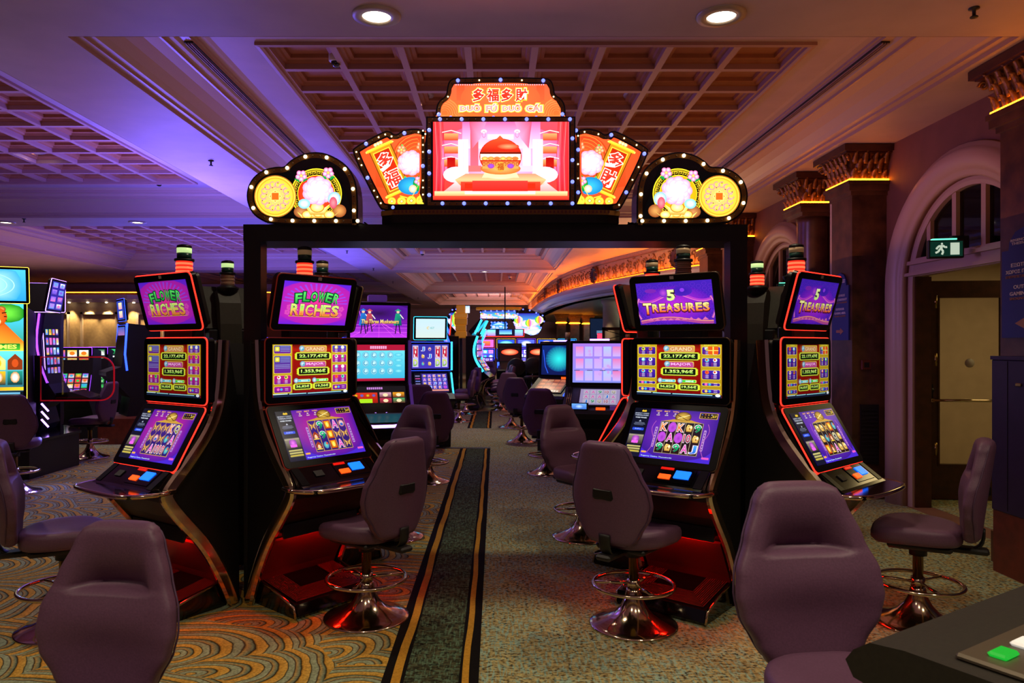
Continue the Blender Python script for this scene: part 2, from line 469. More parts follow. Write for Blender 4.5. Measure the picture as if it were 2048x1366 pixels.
def build_chair():
    root = thing('casino_chair', 'plum chair', 'chair')
    b = chair_back().build('backrest', 'vinyl', root)
    # upholstery seams: a line of piping that follows the rim on the rear face
    for yy, nm in ((.022, 'piping'),):
        pts = []
        for s in (1, -1):
            seq = [i/22 for i in range(23)]
            if s < 0: seq = seq[::-1]
            for t in seq:
                hw = interp(HW, t); pts.append(back_pt(.012+.976*t, s*(hw*1.003), yy))
        MB().tube(pts, .0035, 5, closed=True).build(nm, 'vinyl_back', b)
    mb = MB(); z = .775
    mb.rbox(-.062, .062, .25+.13*(z-.5)+.026, .25+.13*(z-.5)+.049, z-.032, z+.032, .012)
    mb.build('handle_slot', 'slot', b)
    # seat
    mb = MB(); rings = []; na = 40
    for sc_, zz in ((.80, .462), (.93, .466), (.985, .482), (1., .505), (1., .528), (.975, .545), (.91, .556), (.8, .558), (.6, .553), (.35, .549), (.12, .548), (.01, .548)):
        r = []
        for i in range(na):
            a = 2*PI*i/na; c, s = math.cos(a), math.sin(a)
            x = .232*sc_*(abs(c)**.75)*(1 if c > 0 else -1)*(1-.10*s); y = .225*sc_*(abs(s)**.75)*(1 if s > 0 else -1)
            z_ = zz-.035*max(0, -y/.225)**2.2*(1 if zz > .5 else .4)+.012*(abs(x)/.23)**2*(sc_ > .5)
            r.append((x, y-.01, z_))
        rings.append(r)
    mb.loft(rings).build('seat', 'vinyl', root)
    mb = MB(); mb.rbox(-.15, .15, -.15, .16, .435, .468, .012)
    mb.rbox(-.045, .045, .10, .33, .425, .455, .01)
    path = [(0, .24, .44), (0, .285, .46), (0, .305, .50), (0, .305, .56)]
    mb.tube(smooth_open([Vector(p) for p in path], 1), .01, 8, flat=(.035, .009))
    mb.build('seat_bracket', 'dkplastic', root)
    MB().lathe([(.045, .38), (.045, .44)], 16).build('collar', 'slot', root)
    MB().lathe([(.027, .19), (.027, .385), (.03, .385), (.03, .395)], 18).build('pole', 'brass', root)
    mb = MB(); R = .222; zr = .225
    mb.tube([(R*math.cos(2*PI*i/40), R*math.sin(2*PI*i/40), zr) for i in range(40)], .0115, 8, closed=True)
    for k in range(3):
        a = 2*PI*k/3+.5; mb.tube([(.02*math.cos(a), .02*math.sin(a), zr+.005), (R*math.cos(a), R*math.sin(a), zr)], .009, 8)
    mb.lathe([(.036, zr-.02), (.036, zr+.03)], 16)
    mb.build('foot_ring', 'chrome', root)
    MB().lathe([(.242, 0), (.245, .006), (.238, .013), (.20, .022), (.15, .040), (.105, .068), (.072, .105), (.052, .145), (.042, .185), (.038, .205), (.001, .206)], 40).build('pedestal_base', 'chrome', root)
    return root
chair0 = build_chair(); chair_used = [False]
def place_chair(x, y, face, label, lift=0.):
    """face = direction the sitter looks, degrees; 0 = towards the camera (-Y), 90 = towards +X"""
    if not chair_used[0]: o = chair0; chair_used[0] = True
    else: o = copy_tree(chair0)
    o.location = (x, y, 0); o.rotation_euler = (0, 0, math.radians(face)); o['label'] = label; o['category'] = 'chair'
    o['group'] = 'plum swivel chairs at the slot machines'
    for ch in o.children:
        if ch.name.split('.')[0] in ('backrest', 'seat', 'seat_bracket', 'collar'): ch.location.z = lift
    return o

# ================================================================== SCREEN ARTWORK
def art_flower(c):
    c.rect(0, 0, 1, 1, '#5a24e0', '#e01878'); c.rect(0, .5, 1, 1, '#e01878', '#6c20d8')
    c.glow(.5, .48, .62, .52, '#f02a8c', '#b020b8')
    c.clip()
    for i in range(18):
        a = PI+PI*(i+.5)/18; c.poly([(.5, .5), (.5+.48*math.cos(a-.03), .5+.48*math.sin(a-.03)), (.5+.48*math.cos(a+.03), .5+.48*math.sin(a+.03))], ['#f03aa0', '#8a48f0', '#8a48f0'])
    for x, y in ((.12, .6), (.9, .6), (.1, .72), (.88, .74)):
        for k in range(5): c.disc(x+.025*math.cos(k*1.257), y+.04*math.sin(k*1.257), .02, .03, '#d848b8', 8)
    L = 'FLOWER'
    for i, ch in enumerate(L):
        u = .23+.112*i; v = .33+.012*abs(i-2.5)**2*.35+(.03 if i == 0 else 0)
        c.text(ch, u, v, .10, .23, '#40e060', '#18902a', off=.03, out='#063a28', oo=.07, ang=math.radians(-6+i*4))
        c.text(ch, u, v+.0, .082, .20, '#70f070', '#20b040', off=.0, ang=math.radians(-6+i*4))
    L = 'RICHES'
    for i, ch in enumerate(L):
        w = .10 if ch != 'I' else .04
        u = [.20, .30, .41, .545, .67, .80][i]
        c.text(ch, u, .655, w+.03, .30, '#2c4a18', '#703018', off=.06)
        c.text(ch, u, .65, w+.02, .27, '#d8ffb0', '#f08828', off=.03)
        c.text(ch, u, .645, w, .24, '#f8f868', '#e86838', off=.0)
        c.text(ch, u, .61, w*.96, .12, '#78f068', '#c8e850', off=-.02)
    c.rect(.12, .80, .88, .815, '#f8d850', '#c05828')
def art_treasures(c):
    c.rect(0, 0, 1, 1, '#4420b8', '#4a18a8'); c.glow(.5, .55, .5, .45, '#c028d8', '#5018b8')
    for i in range(9):
        for j in range(14): c.ring(.04+.072*j, .08+.105*i+(j % 2)*.05, .03, .045, .12, '#6a2cd0', 8)
    def wave(y0, amp, col, ph, t, k=1.):
        pts = [(.02+.96*i/30, y0+amp*math.sin(i/30*2*PI*k+ph)) for i in range(31)]; c.line(pts, t, col)
    wave(.36, .09, '#b83cc8', .6, .014, 1.3); wave(.385, .09, '#e878c0', .6, .004, 1.3)
    wave(.90, .05, '#b04890', 2.5, .022, .9); wave(.875, .05, '#f0a078', 2.5, .004, .9)
    for s in (0, 1):
        pts = [(.03+s*.94+(.5-s)*.10*math.sin(i/12*PI)*-1, .36+.5*i/12) for i in range(13)]; c.line(pts, .016, '#a03cb8'); c.line(pts, .005, '#f090b8')
    c.glow(.62, .22, .13, .12, '#3418a8', '#4a20b8'); c.disc(.62, .2, .03, .045, '#8a38e8'); c.disc(.2, .19, .08, .05, '#7a24b0'); c.glow(.37, .25, .06, .1, '#c04cd8', '#6a24c0')
    for i in range(9): c.poly([(.12+.09*i, .90), (.16+.09*i, .83+.02*(i % 2)), (.2+.09*i, .90)], '#d868a8')
    c.text('5', .47, .32, .125, .28, '#3a1838', off=.10); c.text('5', .465, .31, .11, .26, '#f0ff90', '#98e878', off=.05)
    c.text('5', .465, .31, .10, .245, '#ffffc0', '#e8f880', off=.0)
    xs = [.13, .24, .335, .43, .53, .625, .72, .815, .905]
    for i, ch in enumerate('TREASURES'):
        big = i == 0; w = .115 if big else .085; h = .27 if big else .20; v = .61 if big else .60
        c.text(ch, xs[i], v+.01, w+.02, h+.04, '#501038', off=.07)
        c.text(ch, xs[i], v, w, h, '#f8f890', '#e84820', off=.03)
        c.text(ch, xs[i], v-.045, w*.9, h*.5, '#d8ffa0' if i % 2 else '#ffffb8', '#f0b040', off=-.01)
def plate(c, u0, v0, u1, v1, txt, r=.006):
    c.rr(u0-.018, v0-.022, u1+.018, v1+.022, r*1.6, '#a8c018', '#5a8010'); c.rr(u0-.008, v0-.012, u1+.008, v1+.012, r, '#f0f050')
    c.rr(u0, v0, u1, v1, r*.8, '#10180c')
    c.text(txt, (u0+u1)/2, (v0+v1)/2, (u1-u0)*.86, (v1-v0)*.66, '#f8ff90', '#78d838', off=.035)
    for k in range(3):
        for s in (u0-.016, u1+.016): c.disc(s, v0+(v1-v0)*(.2+.3*k), .012, .022, '#d8e830', 8)
def art_jackpot(c, kind):
    fl = kind == 'flower'
    c.rect(0, 0, 1, 1, '#a01008', '#7c0808'); c.rect(.25, 0, .75, .12, '#5a0804', '#b81c0c')
    for i in range(5): c.rect(.25+.1*i, .04, .26+.1*i, .95, '#c02010', '#700804')
    gold = '#c8a820'
    for side in (0, 1):
        a, b = (0, .245) if side == 0 else (.765, 1.)
        c.rect(a, 0, b, .955, gold, '#b09018')
        if fl: cells = [(0, .185, '#4c50a8'), (.20, .56, '#4448a0'), (.575, .77, '#c01878'), (.785, .93, '#a01890')] if side == 0 else [(0, .165, '#3c50c8'), (.185, .37, '#d0188c'), (.39, .575, '#d01888'), (.595, .775, '#c81888'), (.795, .93, '#8c20a0')]
        else: cells = [(.03, .20, '#5024a8'), (.24, .43, '#4a20a8'), (.47, .67, '#4820b0'), (.71, .79, '#4820a8'), (.83, .93, '#4a20b0')]
        for k, (v0, v1, col) in enumerate(cells):
            c.rr(a+.012, v0+.01, b-.012, v1-.005, .008, '#f0d848'); c.rr(a+.018, v0+.018, b-.018, v1-.013, .007, col, '#2c1480' if not fl else '#701890')
            cu = (a+b)/2
            if v1-v0 > .15 and not (fl and side == 0 and k < 2):
                for q, (du, cc) in enumerate(((-.045, '#d0c850'), (.045, '#78d8c0'))):
                    cc = random.choice(['#f0d058', '#78d8d8', '#f06830', '#60e060', '#f0f0f0'])
                    c.disc(cu+du, v0+.055, .024, .036, cc, 10); c.disc(cu+du-.004, v0+.05, .012, .02, random.choice(['#ffffff', '#e04020', '#308838']), 8)
                    for w in range(3): c.rect(cu+du-.018, v0+.105+.024*w, cu+du+.018, v0+.115+.024*w, '#e8c8e8')
                    for w in range(3): c.rect(cu+du-.038, v0+.105+.024*w, cu+du-.028, v0+.113+.024*w, '#f04040')
            elif fl and side == 0 and k < 2:
                c.rr(a+.03, v0+.04, a+.085, v0+.13, .004, '#d8d030'); c.disc(a+.057, v0+.085, .018, .03, '#f0f080', 8)
                for w in range(4 if k == 0 else 7):
                    x0 = a+.095 if w < 4 else a+.03
                    c.rect(x0, v0+.035+.03*w+(.03 if w > 3 else 0), b-.03, v0+.045+.03*w+(.03 if w > 3 else 0), '#9098d0')
            else:
                c.disc(cu-.055, (v0+v1)/2, .018, .026, '#f068c0' if k % 2 else '#f0d060', 8); c.disc(cu-.015, (v0+v1)/2, .016, .024, '#40b8f0', 8)
                for w in range(2): c.rect(cu+.03, (v0+v1)/2-.02+.03*w, cu+.07, (v0+v1)/2-.01+.03*w, '#d8b8e8')
    if not fl: c.rr(.85, .04, .965, .185, .004, '#e85818'); c.rect(.90, .04, .915, .185, '#f8e060'); c.rect(.85, .105, .965, .12, '#f8e060'); c.text('50', .825, .07, .03, .04, '#ffffff', off=.03)
    if not fl: c.text('WILD', .12, .014, .09, .022, '#e8f050', off=.02); c.text('SCATTER', .88, .014, .15, .022, '#e8f050', off=.02)
    # jackpots
    def title(txt, u, v, w, h, bg, col, out):
        c.rr(u-w/2-.03, v-h*.75, u+w/2+.03, v+h*.75, .008, '#e8d840', bg); c.rr(u-w/2-.02, v-h*.6, u+w/2+.02, v+h*.6, .007, bg)
        c.text(txt, u+.02, v, w*.86, h*.8, col, off=.035, out=out, oo=.04)
        c.glow(u-w/2-.005, v-.01, .036, .055, '#e8f8ff', '#4890b0', 10); c.disc(u-w/2+.008, v+.01, .014, .02, '#58b0c8', 8)
    title('GRAND', .52, .085, .30, .09, '#d89858', '#f0d8a0', '#b83010')
    plate(c, .30, .17, .735, .285, '22.177,47€')
    title('MAJOR', .52, .385, .28, .08, '#c04890', '#ffb0f0', '#902068')
    plate(c, .325, .465, .71, .585, '1.353,96€')
    for u, cc in ((.38, '#58c8d8'), (.62, '#48d848')):
        c.rr(u-.10, .675, u+.10, .735, .006, '#e8e060'); c.rr(u-.09, .682, u+.09, .728, .005, cc); c.glow(u-.09, .70, .03, .05, '#f0f8ff', '#5890b0', 10)
        c.text('MINOR' if u < .5 else 'MINI', u+.02, .705, .09, .03, '#e8ffff', off=.03)
    plate(c, .275, .775, .475, .865, '36,82€'); plate(c, .535, .775, .735, .865, '19,56€')
    c.rect(0, .94, 1, 1, '#101828', '#182848'); c.rect(0, .94, .18, .955, '#c8f0f8'); c.rect(.2, .945, .42, .96, '#a0e8f0'); c.rect(.44, .948, .9, .963, '#a0e8f0'); c.disc(.96, .955, .03, .03, '#e8f0f8', 8)
def sym(c, ch, u, v, w, h):
    two = {'9': ('#20c878', '#0a6a48'), 'A': ('#f060d0', '#d02898'), 'K': ('#f8a850', '#d85820'), 'J': ('#48a8f8', '#1860d8'), 'T': ('#e03060', '#801028'), 'Q': ('#c8c840', '#586818')}
    if ch in two:
        c.text('10' if ch == 'T' else ch, u, v, w*(.74 if ch != 'T' else .82), h*.80, two[ch][0], two[ch][1], off=.02, out='#f0e0f0', oo=.05)
    elif ch == 'o': c.glow(u, v, w*.50, h*.52, '#d058e0', '#b040d0'); c.glow(u+w*.05, v+h*.05, w*.28, h*.3, '#a030c0', '#b848d8')
    elif ch == 'b':
        for s in (-1, 1):
            c.poly([(u, v), (u+s*w*.44, v-h*.38), (u+s*w*.36, v+h*.02)], ['#f8e080', '#d89830', '#c07818']); c.poly([(u, v), (u+s*w*.34, v+h*.08), (u+s*w*.28, v+h*.42)], ['#f8e080', '#c07818', '#d8a040'])
        c.disc(u, v, w*.08, h*.24, '#a05818', 8)
    elif ch == 'c': c.rect(u-w*.42, v-h*.42, u+w*.42, v+h*.42, '#d85010', '#b03008'); c.rect(u-w*.32, v-h*.34, u+w*.32, v+h*.34, '#f0b020', '#d87818'); c.disc(u, v, w*.2, h*.26, '#ffe868', 10)
    elif ch == 'e':
        c.glow(u, v, w*.4, h*.34, '#f8e090', '#c89030'); c.disc(u-w*.16, v-h*.2, w*.16, h*.18, '#f0d070', 8); c.disc(u+w*.2, v-h*.12, w*.14, h*.16, '#f8f0c0', 8)
        c.disc(u-w*.12, v-h*.18, w*.04, h*.05, '#904010', 6); c.rect(u-w*.3, v+h*.2, u+w*.34, v+h*.34, '#e8c060', '#b07820'); c.disc(u+w*.05, v+h*.05, w*.1, h*.1, '#a05818', 8)
    elif ch == 'f': c.glow(u, v, w*.38, h*.36, '#f0c890', '#b04820'); c.poly([(u-w*.45, v+h*.1), (u, v-h*.48), (u+w*.45, v+h*.1)], '#a03818'); c.disc(u, v+h*.08, w*.2, h*.22, '#f0c8a0', 8); c.rect(u-w*.38, v+h*.28, u+w*.38, v+h*.38, '#f0c838')
    elif ch == 'd': c.glow(u, v, w*.36, h*.36, '#78e0b0', '#3878b8'); c.disc(u+w*.15, v-h*.15, w*.14, h*.14, '#e05030', 8)
    elif ch == 's': c.glow(u, v, w*.4, h*.36, '#f8f0f0', '#c87070', 12); c.disc(u, v+h*.1, w*.22, h*.16, '#3868c8', 8)
def art_reels(c, rows, fl=True):
    c.rect(0, 0, 1, 1, '#501090', '#4828d0'); c.glow(.6, .4, .55, .6, '#d02888' if fl else '#8030c8', '#5018a0' if fl else '#3c1890'); c.clip()
    c.rect(0, 0, .20, 1, '#0c1020', '#14142c')
    # side column with casino notices
    c.poly([(.09, .055), (.105, .03), (.12, .05), (.135, .03), (.15, .055), (.145, .075), (.095, .075)], '#e8c030')
    c.text('REGENCY CASINO', .1, .11, .17, .026, '#b0b8d0', off=.02); c.text('THESSALONIKI', .1, .15, .17, .032, '#b0b8d0', off=.02); c.text('WHERE WINNERS', .1, .20, .14, .026, '#e0e8f8', off=.02)
    c.poly([(.09, .27), (.1, .25), (.11, .27), (.115, .285), (.085, .285)], '#a8b0c8'); c.rect(.04, .305, .16, .315, '#7880a0'); c.rect(.03, .33, .17, .34, '#7880a0'); c.rect(.04, .355, .15, .362, '#606888')
    c.rr(.03, .41, .17, .465, .004, '#2038c0', '#3058f0'); c.text('INFO', .1, .437, .08, .025, '#a0c0ff', off=.02)
    c.rect(.01, .55, .19, .75, '#908878', '#30281c'); c.glow(.1, .65, .045, .09, '#f078f0', '#8030a0'); c.rect(.06, .68, .14, .73, '#f060e8'); c.rect(.01, .57, .19, .58, '#c0b090')
    for k in range(3): c.rr(.02, .78+.05*k, .185, .815+.05*k, .003, '#d8cc80' if k < 2 else '#e0c840', '#908850')
    c.text('Regency Casino Thessaloniki', .40, .965, .36, .03, '#c0e8f8', off=.015)
    c.rr(.21, .87, .27, .905, .003, '#f0a848'); c.rr(.905, .885, .985, .925, .003, '#e858c0')
    for k, (a, b) in enumerate((('CREDIT', '0'), ('BET', '50'), ('WIN', '0'))):
        u = .30+.10*k; c.text(a, u, .04, .07, .028, '#f8b040', off=.02); c.text(b, u, .085, .02, .03, '#f8e8c8', off=.02); c.text('0,00', u, .125, .04, .026, '#f8e8c8', off=.02)
    c.rr(.78, .025, .985, .145, .004, '#c89858'); c.rr(.79, .035, .975, .135, .003, '#201018')
    for k in range(4): c.disc(.81+.035*k, .06, .009, .012, ['#4060c0', '#c06040', '#c0a040', '#a0a0c0'][k], 6); c.disc(.81+.035*k, .11, .009, .012, '#b08838', 6)
    c.text('ALL UP', .945, .085, .045, .05, '#f0d030', off=.03)
    # frame + bell ornament
    c.glow(.60, .14, .095, .11, '#e8c050', '#80501c'); c.ring(.60, .14, .095, .11, .15, '#604018'); c.line([(.53, .1), (.66, .2)], .004, '#502810'); c.line([(.54, .17), (.67, .09)], .004, '#f8e8a0')
    c.poly([(.38, .235), (.46, .21), (.5, .19), (.6, .22), (.70, .19), (.74, .21), (.82, .235), (.82, .25), (.38, .25)], '#c89838')
    c.rr(.355, .24, .85, .885, .004, '#c89840' if fl else '#a09070')
    for i in range(5):
        u0 = .362+.0975*i; c.rect(u0, .25, u0+.090, .875, '#402080' if fl else '#180c20', '#281868' if fl else '#240c10')
        for j in range(3): sym(c, rows[j][i], u0+.045, .355+.205*j, .094, .20)
    for u in (.325, .885): c.rr(u-.014, .37, u+.014, .78, .004, '#b88cd0'); [c.rect(u-.006, .40+.055*k, u+.006, .435+.055*k, '#603090') for k in range(7)]
    if not fl:
        for s in (-1, 1): c.line([(.6+s*(.30+.03*math.sin(i*.7)), .25+.065*i) for i in range(11)], .003, '#c060b8')
def art_random(c, nx, ny, pal, bg='#181040', pad=.15):
    c.rect(0, 0, 1, 1, bg)
    for i in range(nx):
        for j in range(ny):
            a = random.choice(pal); u0, v0, u1, v1 = (i+pad)/nx, (j+pad)/ny, (i+1-pad)/nx, (j+1-pad)/ny
            c.rect(u0, v0, u1, v1, a, random.choice(pal)); c.disc((u0+u1)/2, (v0+v1)/2, (u1-u0)*.3, (v1-v0)*.3, random.choice(pal), 8)

# ================================================================== TWIN-SCREEN MACHINE
PROFILE = [(.25, 0), (.19, 0), (.13, .2), (.0, .42), (-.15, .575), (-.235, .68), (-.26, .735), (-.22, .80), (-.165, .86), (.035, 1.19), (.055, 1.56), (.18, 1.56), (.24, 1.2)]
TRIM = [(.10, 1.58), (.09, 1.40), (.075, 1.23), (.02, 1.08), (-.11, .91), (-.215, .80), (-.262, .735), (-.245, .675), (-.15, .55), (-.02, .40), (.09, .20), (.15, .06), (.17, 0.004)]
def curve_frames(path, x):
    pts = [Vector((x, p[0], p[1])) for p in smooth_open([Vector((a, b)) for a, b in path], 2)]; out = []
    for i, p in enumerate(pts):
        t = (pts[min(i+1, len(pts)-1)]-pts[max(i-1, 0)]).normalized(); out.append((p, Vector((0, t.z, -t.y)), Vector((1, 0, 0))))
    return out
def monitor(root, name, w, h, d, loc, rx, art, led, sm='scr', bz=.042, bezel='bezel', back='dkplastic', r=.028):
    mb = MB(); mb.prism(rrect(-w/2, w/2, -h/2, h/2, r), 0, d*.6, m=0)
    mb.prism(rrect(-w/2+.012, w/2-.012, -h/2+.012, h/2-.012, r), d*.6, d, m=1)
    o = mb.build(name, [bezel, back], root); o.location = loc; o.rotation_euler[0] = rx
    if art:
        c = Canvas(w-2*bz, h-2*bz*.9); art(c); c.clip(); c.build('screen', sm, o, (0, -.002, 0))
    pts = [(p[0], .010, p[1]) for p in rrect(-w/2-.001, w/2+.001, -h/2-.001, h/2+.001, r, 4)]
    MB().tube(pts, .0048, 6, closed=True).build('light_strip', led, o)
    return o
def make_twin(label, x, y, deg, led, tart, mart, rart, beacon=('beacon_red', 'beacon_cream'), top_back='dkplastic', knee=True, sm='scr'):
    root = thing('slot_machine', label, 'slot machine', (x, y, 0), math.radians(deg), 'twin screen slot machines around the gate')
    MB().prism(PROFILE, -.285, .285, 'x').build('cabinet_body', 'black', root)
    mb = MB()
    for s in (-1, 1):
        fr = curve_frames(TRIM, s*.302)
        mb.sweep(fr, [(-.060, -.016), (-.050, -.020), (-.004, -.020), (.012, -.008), (.012, .008), (-.004, .020), (-.050, .020), (-.060, .016)], 0, smooth=False)
    mb.build('side_trim', 'chrome', root)
    monitor(root, 'main_monitor', .63, .385, .10, (0, 0, 1.398), 0, mart, led, sm)
    monitor(root, 'game_monitor', .63, .395, .05, (0, -.10, 1.022), math.radians(-30.5), rart, led)
    t = monitor(root, 'top_monitor', .57, .335, .075, (0, -.045, 1.80), math.radians(15), tart, led, sm, back=top_back)
    MB().box(-.012, .012, -.004, .001, .145, .163).build('badge', 'white_plastic', t)
    # rear hinge arm of the top monitor
    mb = MB(); mb.prism([(.06, 1.45), (.02, 1.62), (.03, 1.80), (.02, 1.93), (.07, 1.95), (.13, 1.85), (.15, 1.70), (.16, 1.45)], -.075, .075, 'x'); mb.build('hinge_arm', top_back, root)
    mb = MB(); mb.rbox(-.14, .14, .02, .12, 1.555, 1.66, .01); mb.build('neck', 'black', root)
    # beacon
    mb = MB(); mb.lathe([(.03, 1.90), (.075, 1.95), (.08, 1.965), (.055, 1.972), (.055, 1.978)], 20, X=T(0, .07, 0)); b = mb.build('beacon', 'slot', root)
    MB().lathe([(.056, 2.055), (.058, 2.062), (.056, 2.07)], 20, X=T(0, .07, 0)).build('joint_ring', 'slot', b); MB().lathe([(.044, 2.135), (.042, 2.15), (.022, 2.158), (.001, 2.16)], 20, X=T(0, .07, 0)).build('top_cap', 'slot', b)
    mb = MB()
    for k in range(7): mb.lathe([(.047+.002*(k % 2), 1.972+.0123*k), (.047+.002*(k % 2), 1.972+.0123*(k+1))], 20, k % 2, X=T(0, .07, 0))
    mb.build('lower_lens', [beacon[0], 'beacon_hot' if beacon[0] == 'beacon_red' else beacon[0]], b)
    MB().lathe([(.042, 2.068), (.042, 2.105)], 20, X=T(0, .07, 0)).build('middle_lens', 'beacon_green', b)
    MB().lathe([(.043, 2.105), (.043, 2.137)], 20, X=T(0, .07, 0)).build('upper_lens', beacon[1], b)
    # button deck: plate with clipped corners and chrome lip
    pl = [(-.325, -.19), (-.355, -.30), (-.285, -.435), (-.14, -.462), (.14, -.462), (.285, -.435), (.355, -.30), (.325, -.19)]
    mb = MB(); mb.prism(pl, .735, .755, 'z'); mb.prism([(-.16, .86), (-.20, .845), (-.31, .765), (-.33, .755), (-.2, .74), (-.16, .80)], -.29, .29, 'x')
    dk = mb.build('button_deck', 'gloss', root)
    rim = smooth_open([Vector((a, b, .745)) for a, b in pl[0:8]], 2)
    MB().tube(rim, .013, 8).build('deck_rim', 'chrome', dk)
    def on_slope(x0, x1, s0, s1, m, nm, up=.006):
        # s along the slope from top (y -.20,z .845) to bottom (y -.31,z .765)
        a = Vector((0, -.20, .845)); e = Vector((0, -.11, -.08)); n = Vector((0, -.08, .11)).normalized()
        vs = [a+e*s0, a+e*s1, a+e*s1+n*up, a+e*s0+n*up]; mb = MB(); mb.prism([(v.y, v.z) for v in vs], x0, x1, 'x'); return mb.build(nm, m, dk)
    on_slope(-.01, .215, .02, .86, 'gloss', 'button_plate', .004); on_slope(.01, .08, .46, .70, 'btn_orange', 'button', .010); on_slope(.10, .19, .18, .60, 'btn_blue', 'button', .010); on_slope(.0, .08, .05, .16, 'btn_red', 'button', .008)
    on_slope(-.16, -.10, .30, .62, 'dkplastic', 'card_slot')
    on_slope(-.285, -.235, -.02, 1.0, 'bezel', 'side_panel', .003); on_slope(.235, .285, -.02, 1.0, 'bezel', 'side_panel', .003)
    # kick panel, footplate with ribs
    MB().prism([(.155, .14), (.125, .2), (-.005, .415), (-.02, .405), (.11, .19), (.14, .13)], -.27, .27, 'x').build('kick_panel', 'kick', root)
    mb = MB(); mb.prism([(.19, 0), (-.235, 0), (-.25, .02), (-.235, .085), (.16, .15)], -.275, .275, 'x')
    fp = mb.build('footplate', 'gloss', root); mb = MB()
    for k in range(12):
        i = .012+.012*k; z = lambda yy: .087+(yy+.235)*.165+.002
        x1 = .265-i; y0 = -.225+i*1.1
        if k < 11:
            for a, b_, c_, d_ in ((-x1, x1, y0, y0+.005), (x1-.005, x1, y0, .12), (-x1, -x1+.005, y0, .12)):
                vs = [(a, c_, z(c_)), (b_, c_, z(c_)), (b_, d_, z(d_)), (a, d_, z(d_))]; mb.add([(p[0], p[1], p[2]) for p in vs]+[(p[0], p[1], p[2]+.004) for p in vs], [(4, 5, 6, 7), (0, 1, 5, 4), (1, 2, 6, 5), (2, 3, 7, 6), (3, 0, 4, 7)])
    mb.build('ribs', 'rib', fp)
    for s in (-1, 1):
        MB().tube([Vector((s*.282, .13, .155)), Vector((s*.282, -.08, .115)), Vector((s*.282, -.23, .07)), Vector((s*.282, -.245, .01))], .008, 8).build('foot_trim', 'chrome', fp)
    mb = MB(); mb.prism([(.02, .47), (-.095, .51), (-.115, .435), (-.103, .435), (-.09, .465), (.0, .455)], -.27, .27, 'x'); sh = mb.build('knee_light_hood', 'black', root)  # added lip that hides the knee light and throws it downwards
    if knee: MB().box(-.20, .20, -.075, -.055, .448, .456).build('knee_light', 'led_knee', sh)
    return root
M['btn_orange'] = mat('orange_button', '#ff5010', .3, emit='#ff4810', es=2.2)
M['btn_blue'] = mat('blue_button', '#0040ff', .3, emit='#1060ff', es=2.6)
M['btn_red'] = mat('red_button', '#ff1010', .3, emit='#e01808', es=.8)
M['led_knee'] = mat('knee_led', '#ff0000', .4, emit='#ff1408', es=70.0)

R_A = ['bbbKQ', 'bsbdA', 'bATTd']; R_B = ['b9cAs', 'f9cbb', 'fdcAb']; R_C = ['KoKe9', 'oAoTe', '9e9AJ']; R_D = ['eebcd', 'edfQe', 'cfAee']
mA = make_twin('slot machine showing FLOWER RICHES left of the gate, red outlined screens', -1.921, 4.326, -34, 'led_red', art_flower, lambda c: art_jackpot(c, 'flower'), lambda c: art_reels(c, R_A, True), ('beacon_red', 'beacon_white'), sm='scr_mid')
mB = make_twin('slot machine showing FLOWER RICHES inside the gate opening, nines on the reels', -1.127, 4.441, 50, 'led_dim', art_flower, lambda c: art_jackpot(c, 'flower'), lambda c: art_reels(c, R_B, True), ('beacon_red', 'beacon_cream'))
mC = make_twin('slot machine showing 5 TREASURES inside the gate, purple balls on the reels', 1.096, 4.352, -40, 'led_dull', art_treasures, lambda c: art_jackpot(c, 'treasures'), lambda c: art_reels(c, R_C, False), ('beacon_clear', 'beacon_cream'))
mD = make_twin('slot machine showing 5 TREASURES right of the gate, red outlined screens', 1.857, 4.311, 42, 'led_red', art_treasures, lambda c: art_jackpot(c, 'treasures'), lambda c: art_reels(c, R_D, False), ('beacon_red', 'beacon_cream'), sm='scr_mid')
mE = make_twin('slot machine turned away behind the left one, green and white beacon, dark back', -1.97, 5.27, -142, 'led_dull', None, None, None, ('beacon_clear', 'beacon_white'), 'olive', False)
mF = make_twin('slot machine turned away behind the left machine in the gate, cream beacon', -1.20, 5.27, 138, 'led_dull', None, None, None, ('beacon_clear', 'beacon_cream'), 'olive', False)
mG = make_twin('slot machine turned away behind the right one, red and green beacon, dark back', 1.93, 5.27, 138, 'led_dull', None, None, None, ('beacon_red', 'beacon_white'), 'olive', False)
mH = make_twin('slot machine turned away with red edge light, left behind the 5 TREASURES machine', 1.06, 5.20, -130, 'led_red', None, None, None, ('beacon_red', 'beacon_cream'), 'olive', False)

# near chairs
place_chair(-1.265, 2.07, -8, 'plum chair cut off at the bottom left, front of its backrest towards us', -.075)
place_chair(-2.36, 3.97, 118, 'plum chair half outside the left edge, seat pointing right')
place_chair(-.735, 4.13, -128, 'plum chair in front of the left machine of the gate opening')
place_chair(.765, 4.02, 140, 'plum chair seen from behind at the 5 TREASURES machine in the gate')
place_chair(2.36, 4.05, -120, 'plum chair at the far right beside the dark purple cabinet')
place_chair(.985, 1.99, 6, 'large plum chair at bottom right facing us with a deep headrest crease', .07)
# ================================================================== GATE AND SIGNS
g = thing('archway_frame', 'tall black rectangular gate frame spanning the carpet between the slot machines', 'archway', (0, 4.5, 0))
for s in (-1, 1):
    MB().box(s*1.49-.052, s*1.49+.052, -.06, .06, 0, 2.186).build('post', 'black', g)
MB().box(-1.545, 1.545, -.06, .26, 2.186, 2.289).build('beam', 'black', g)

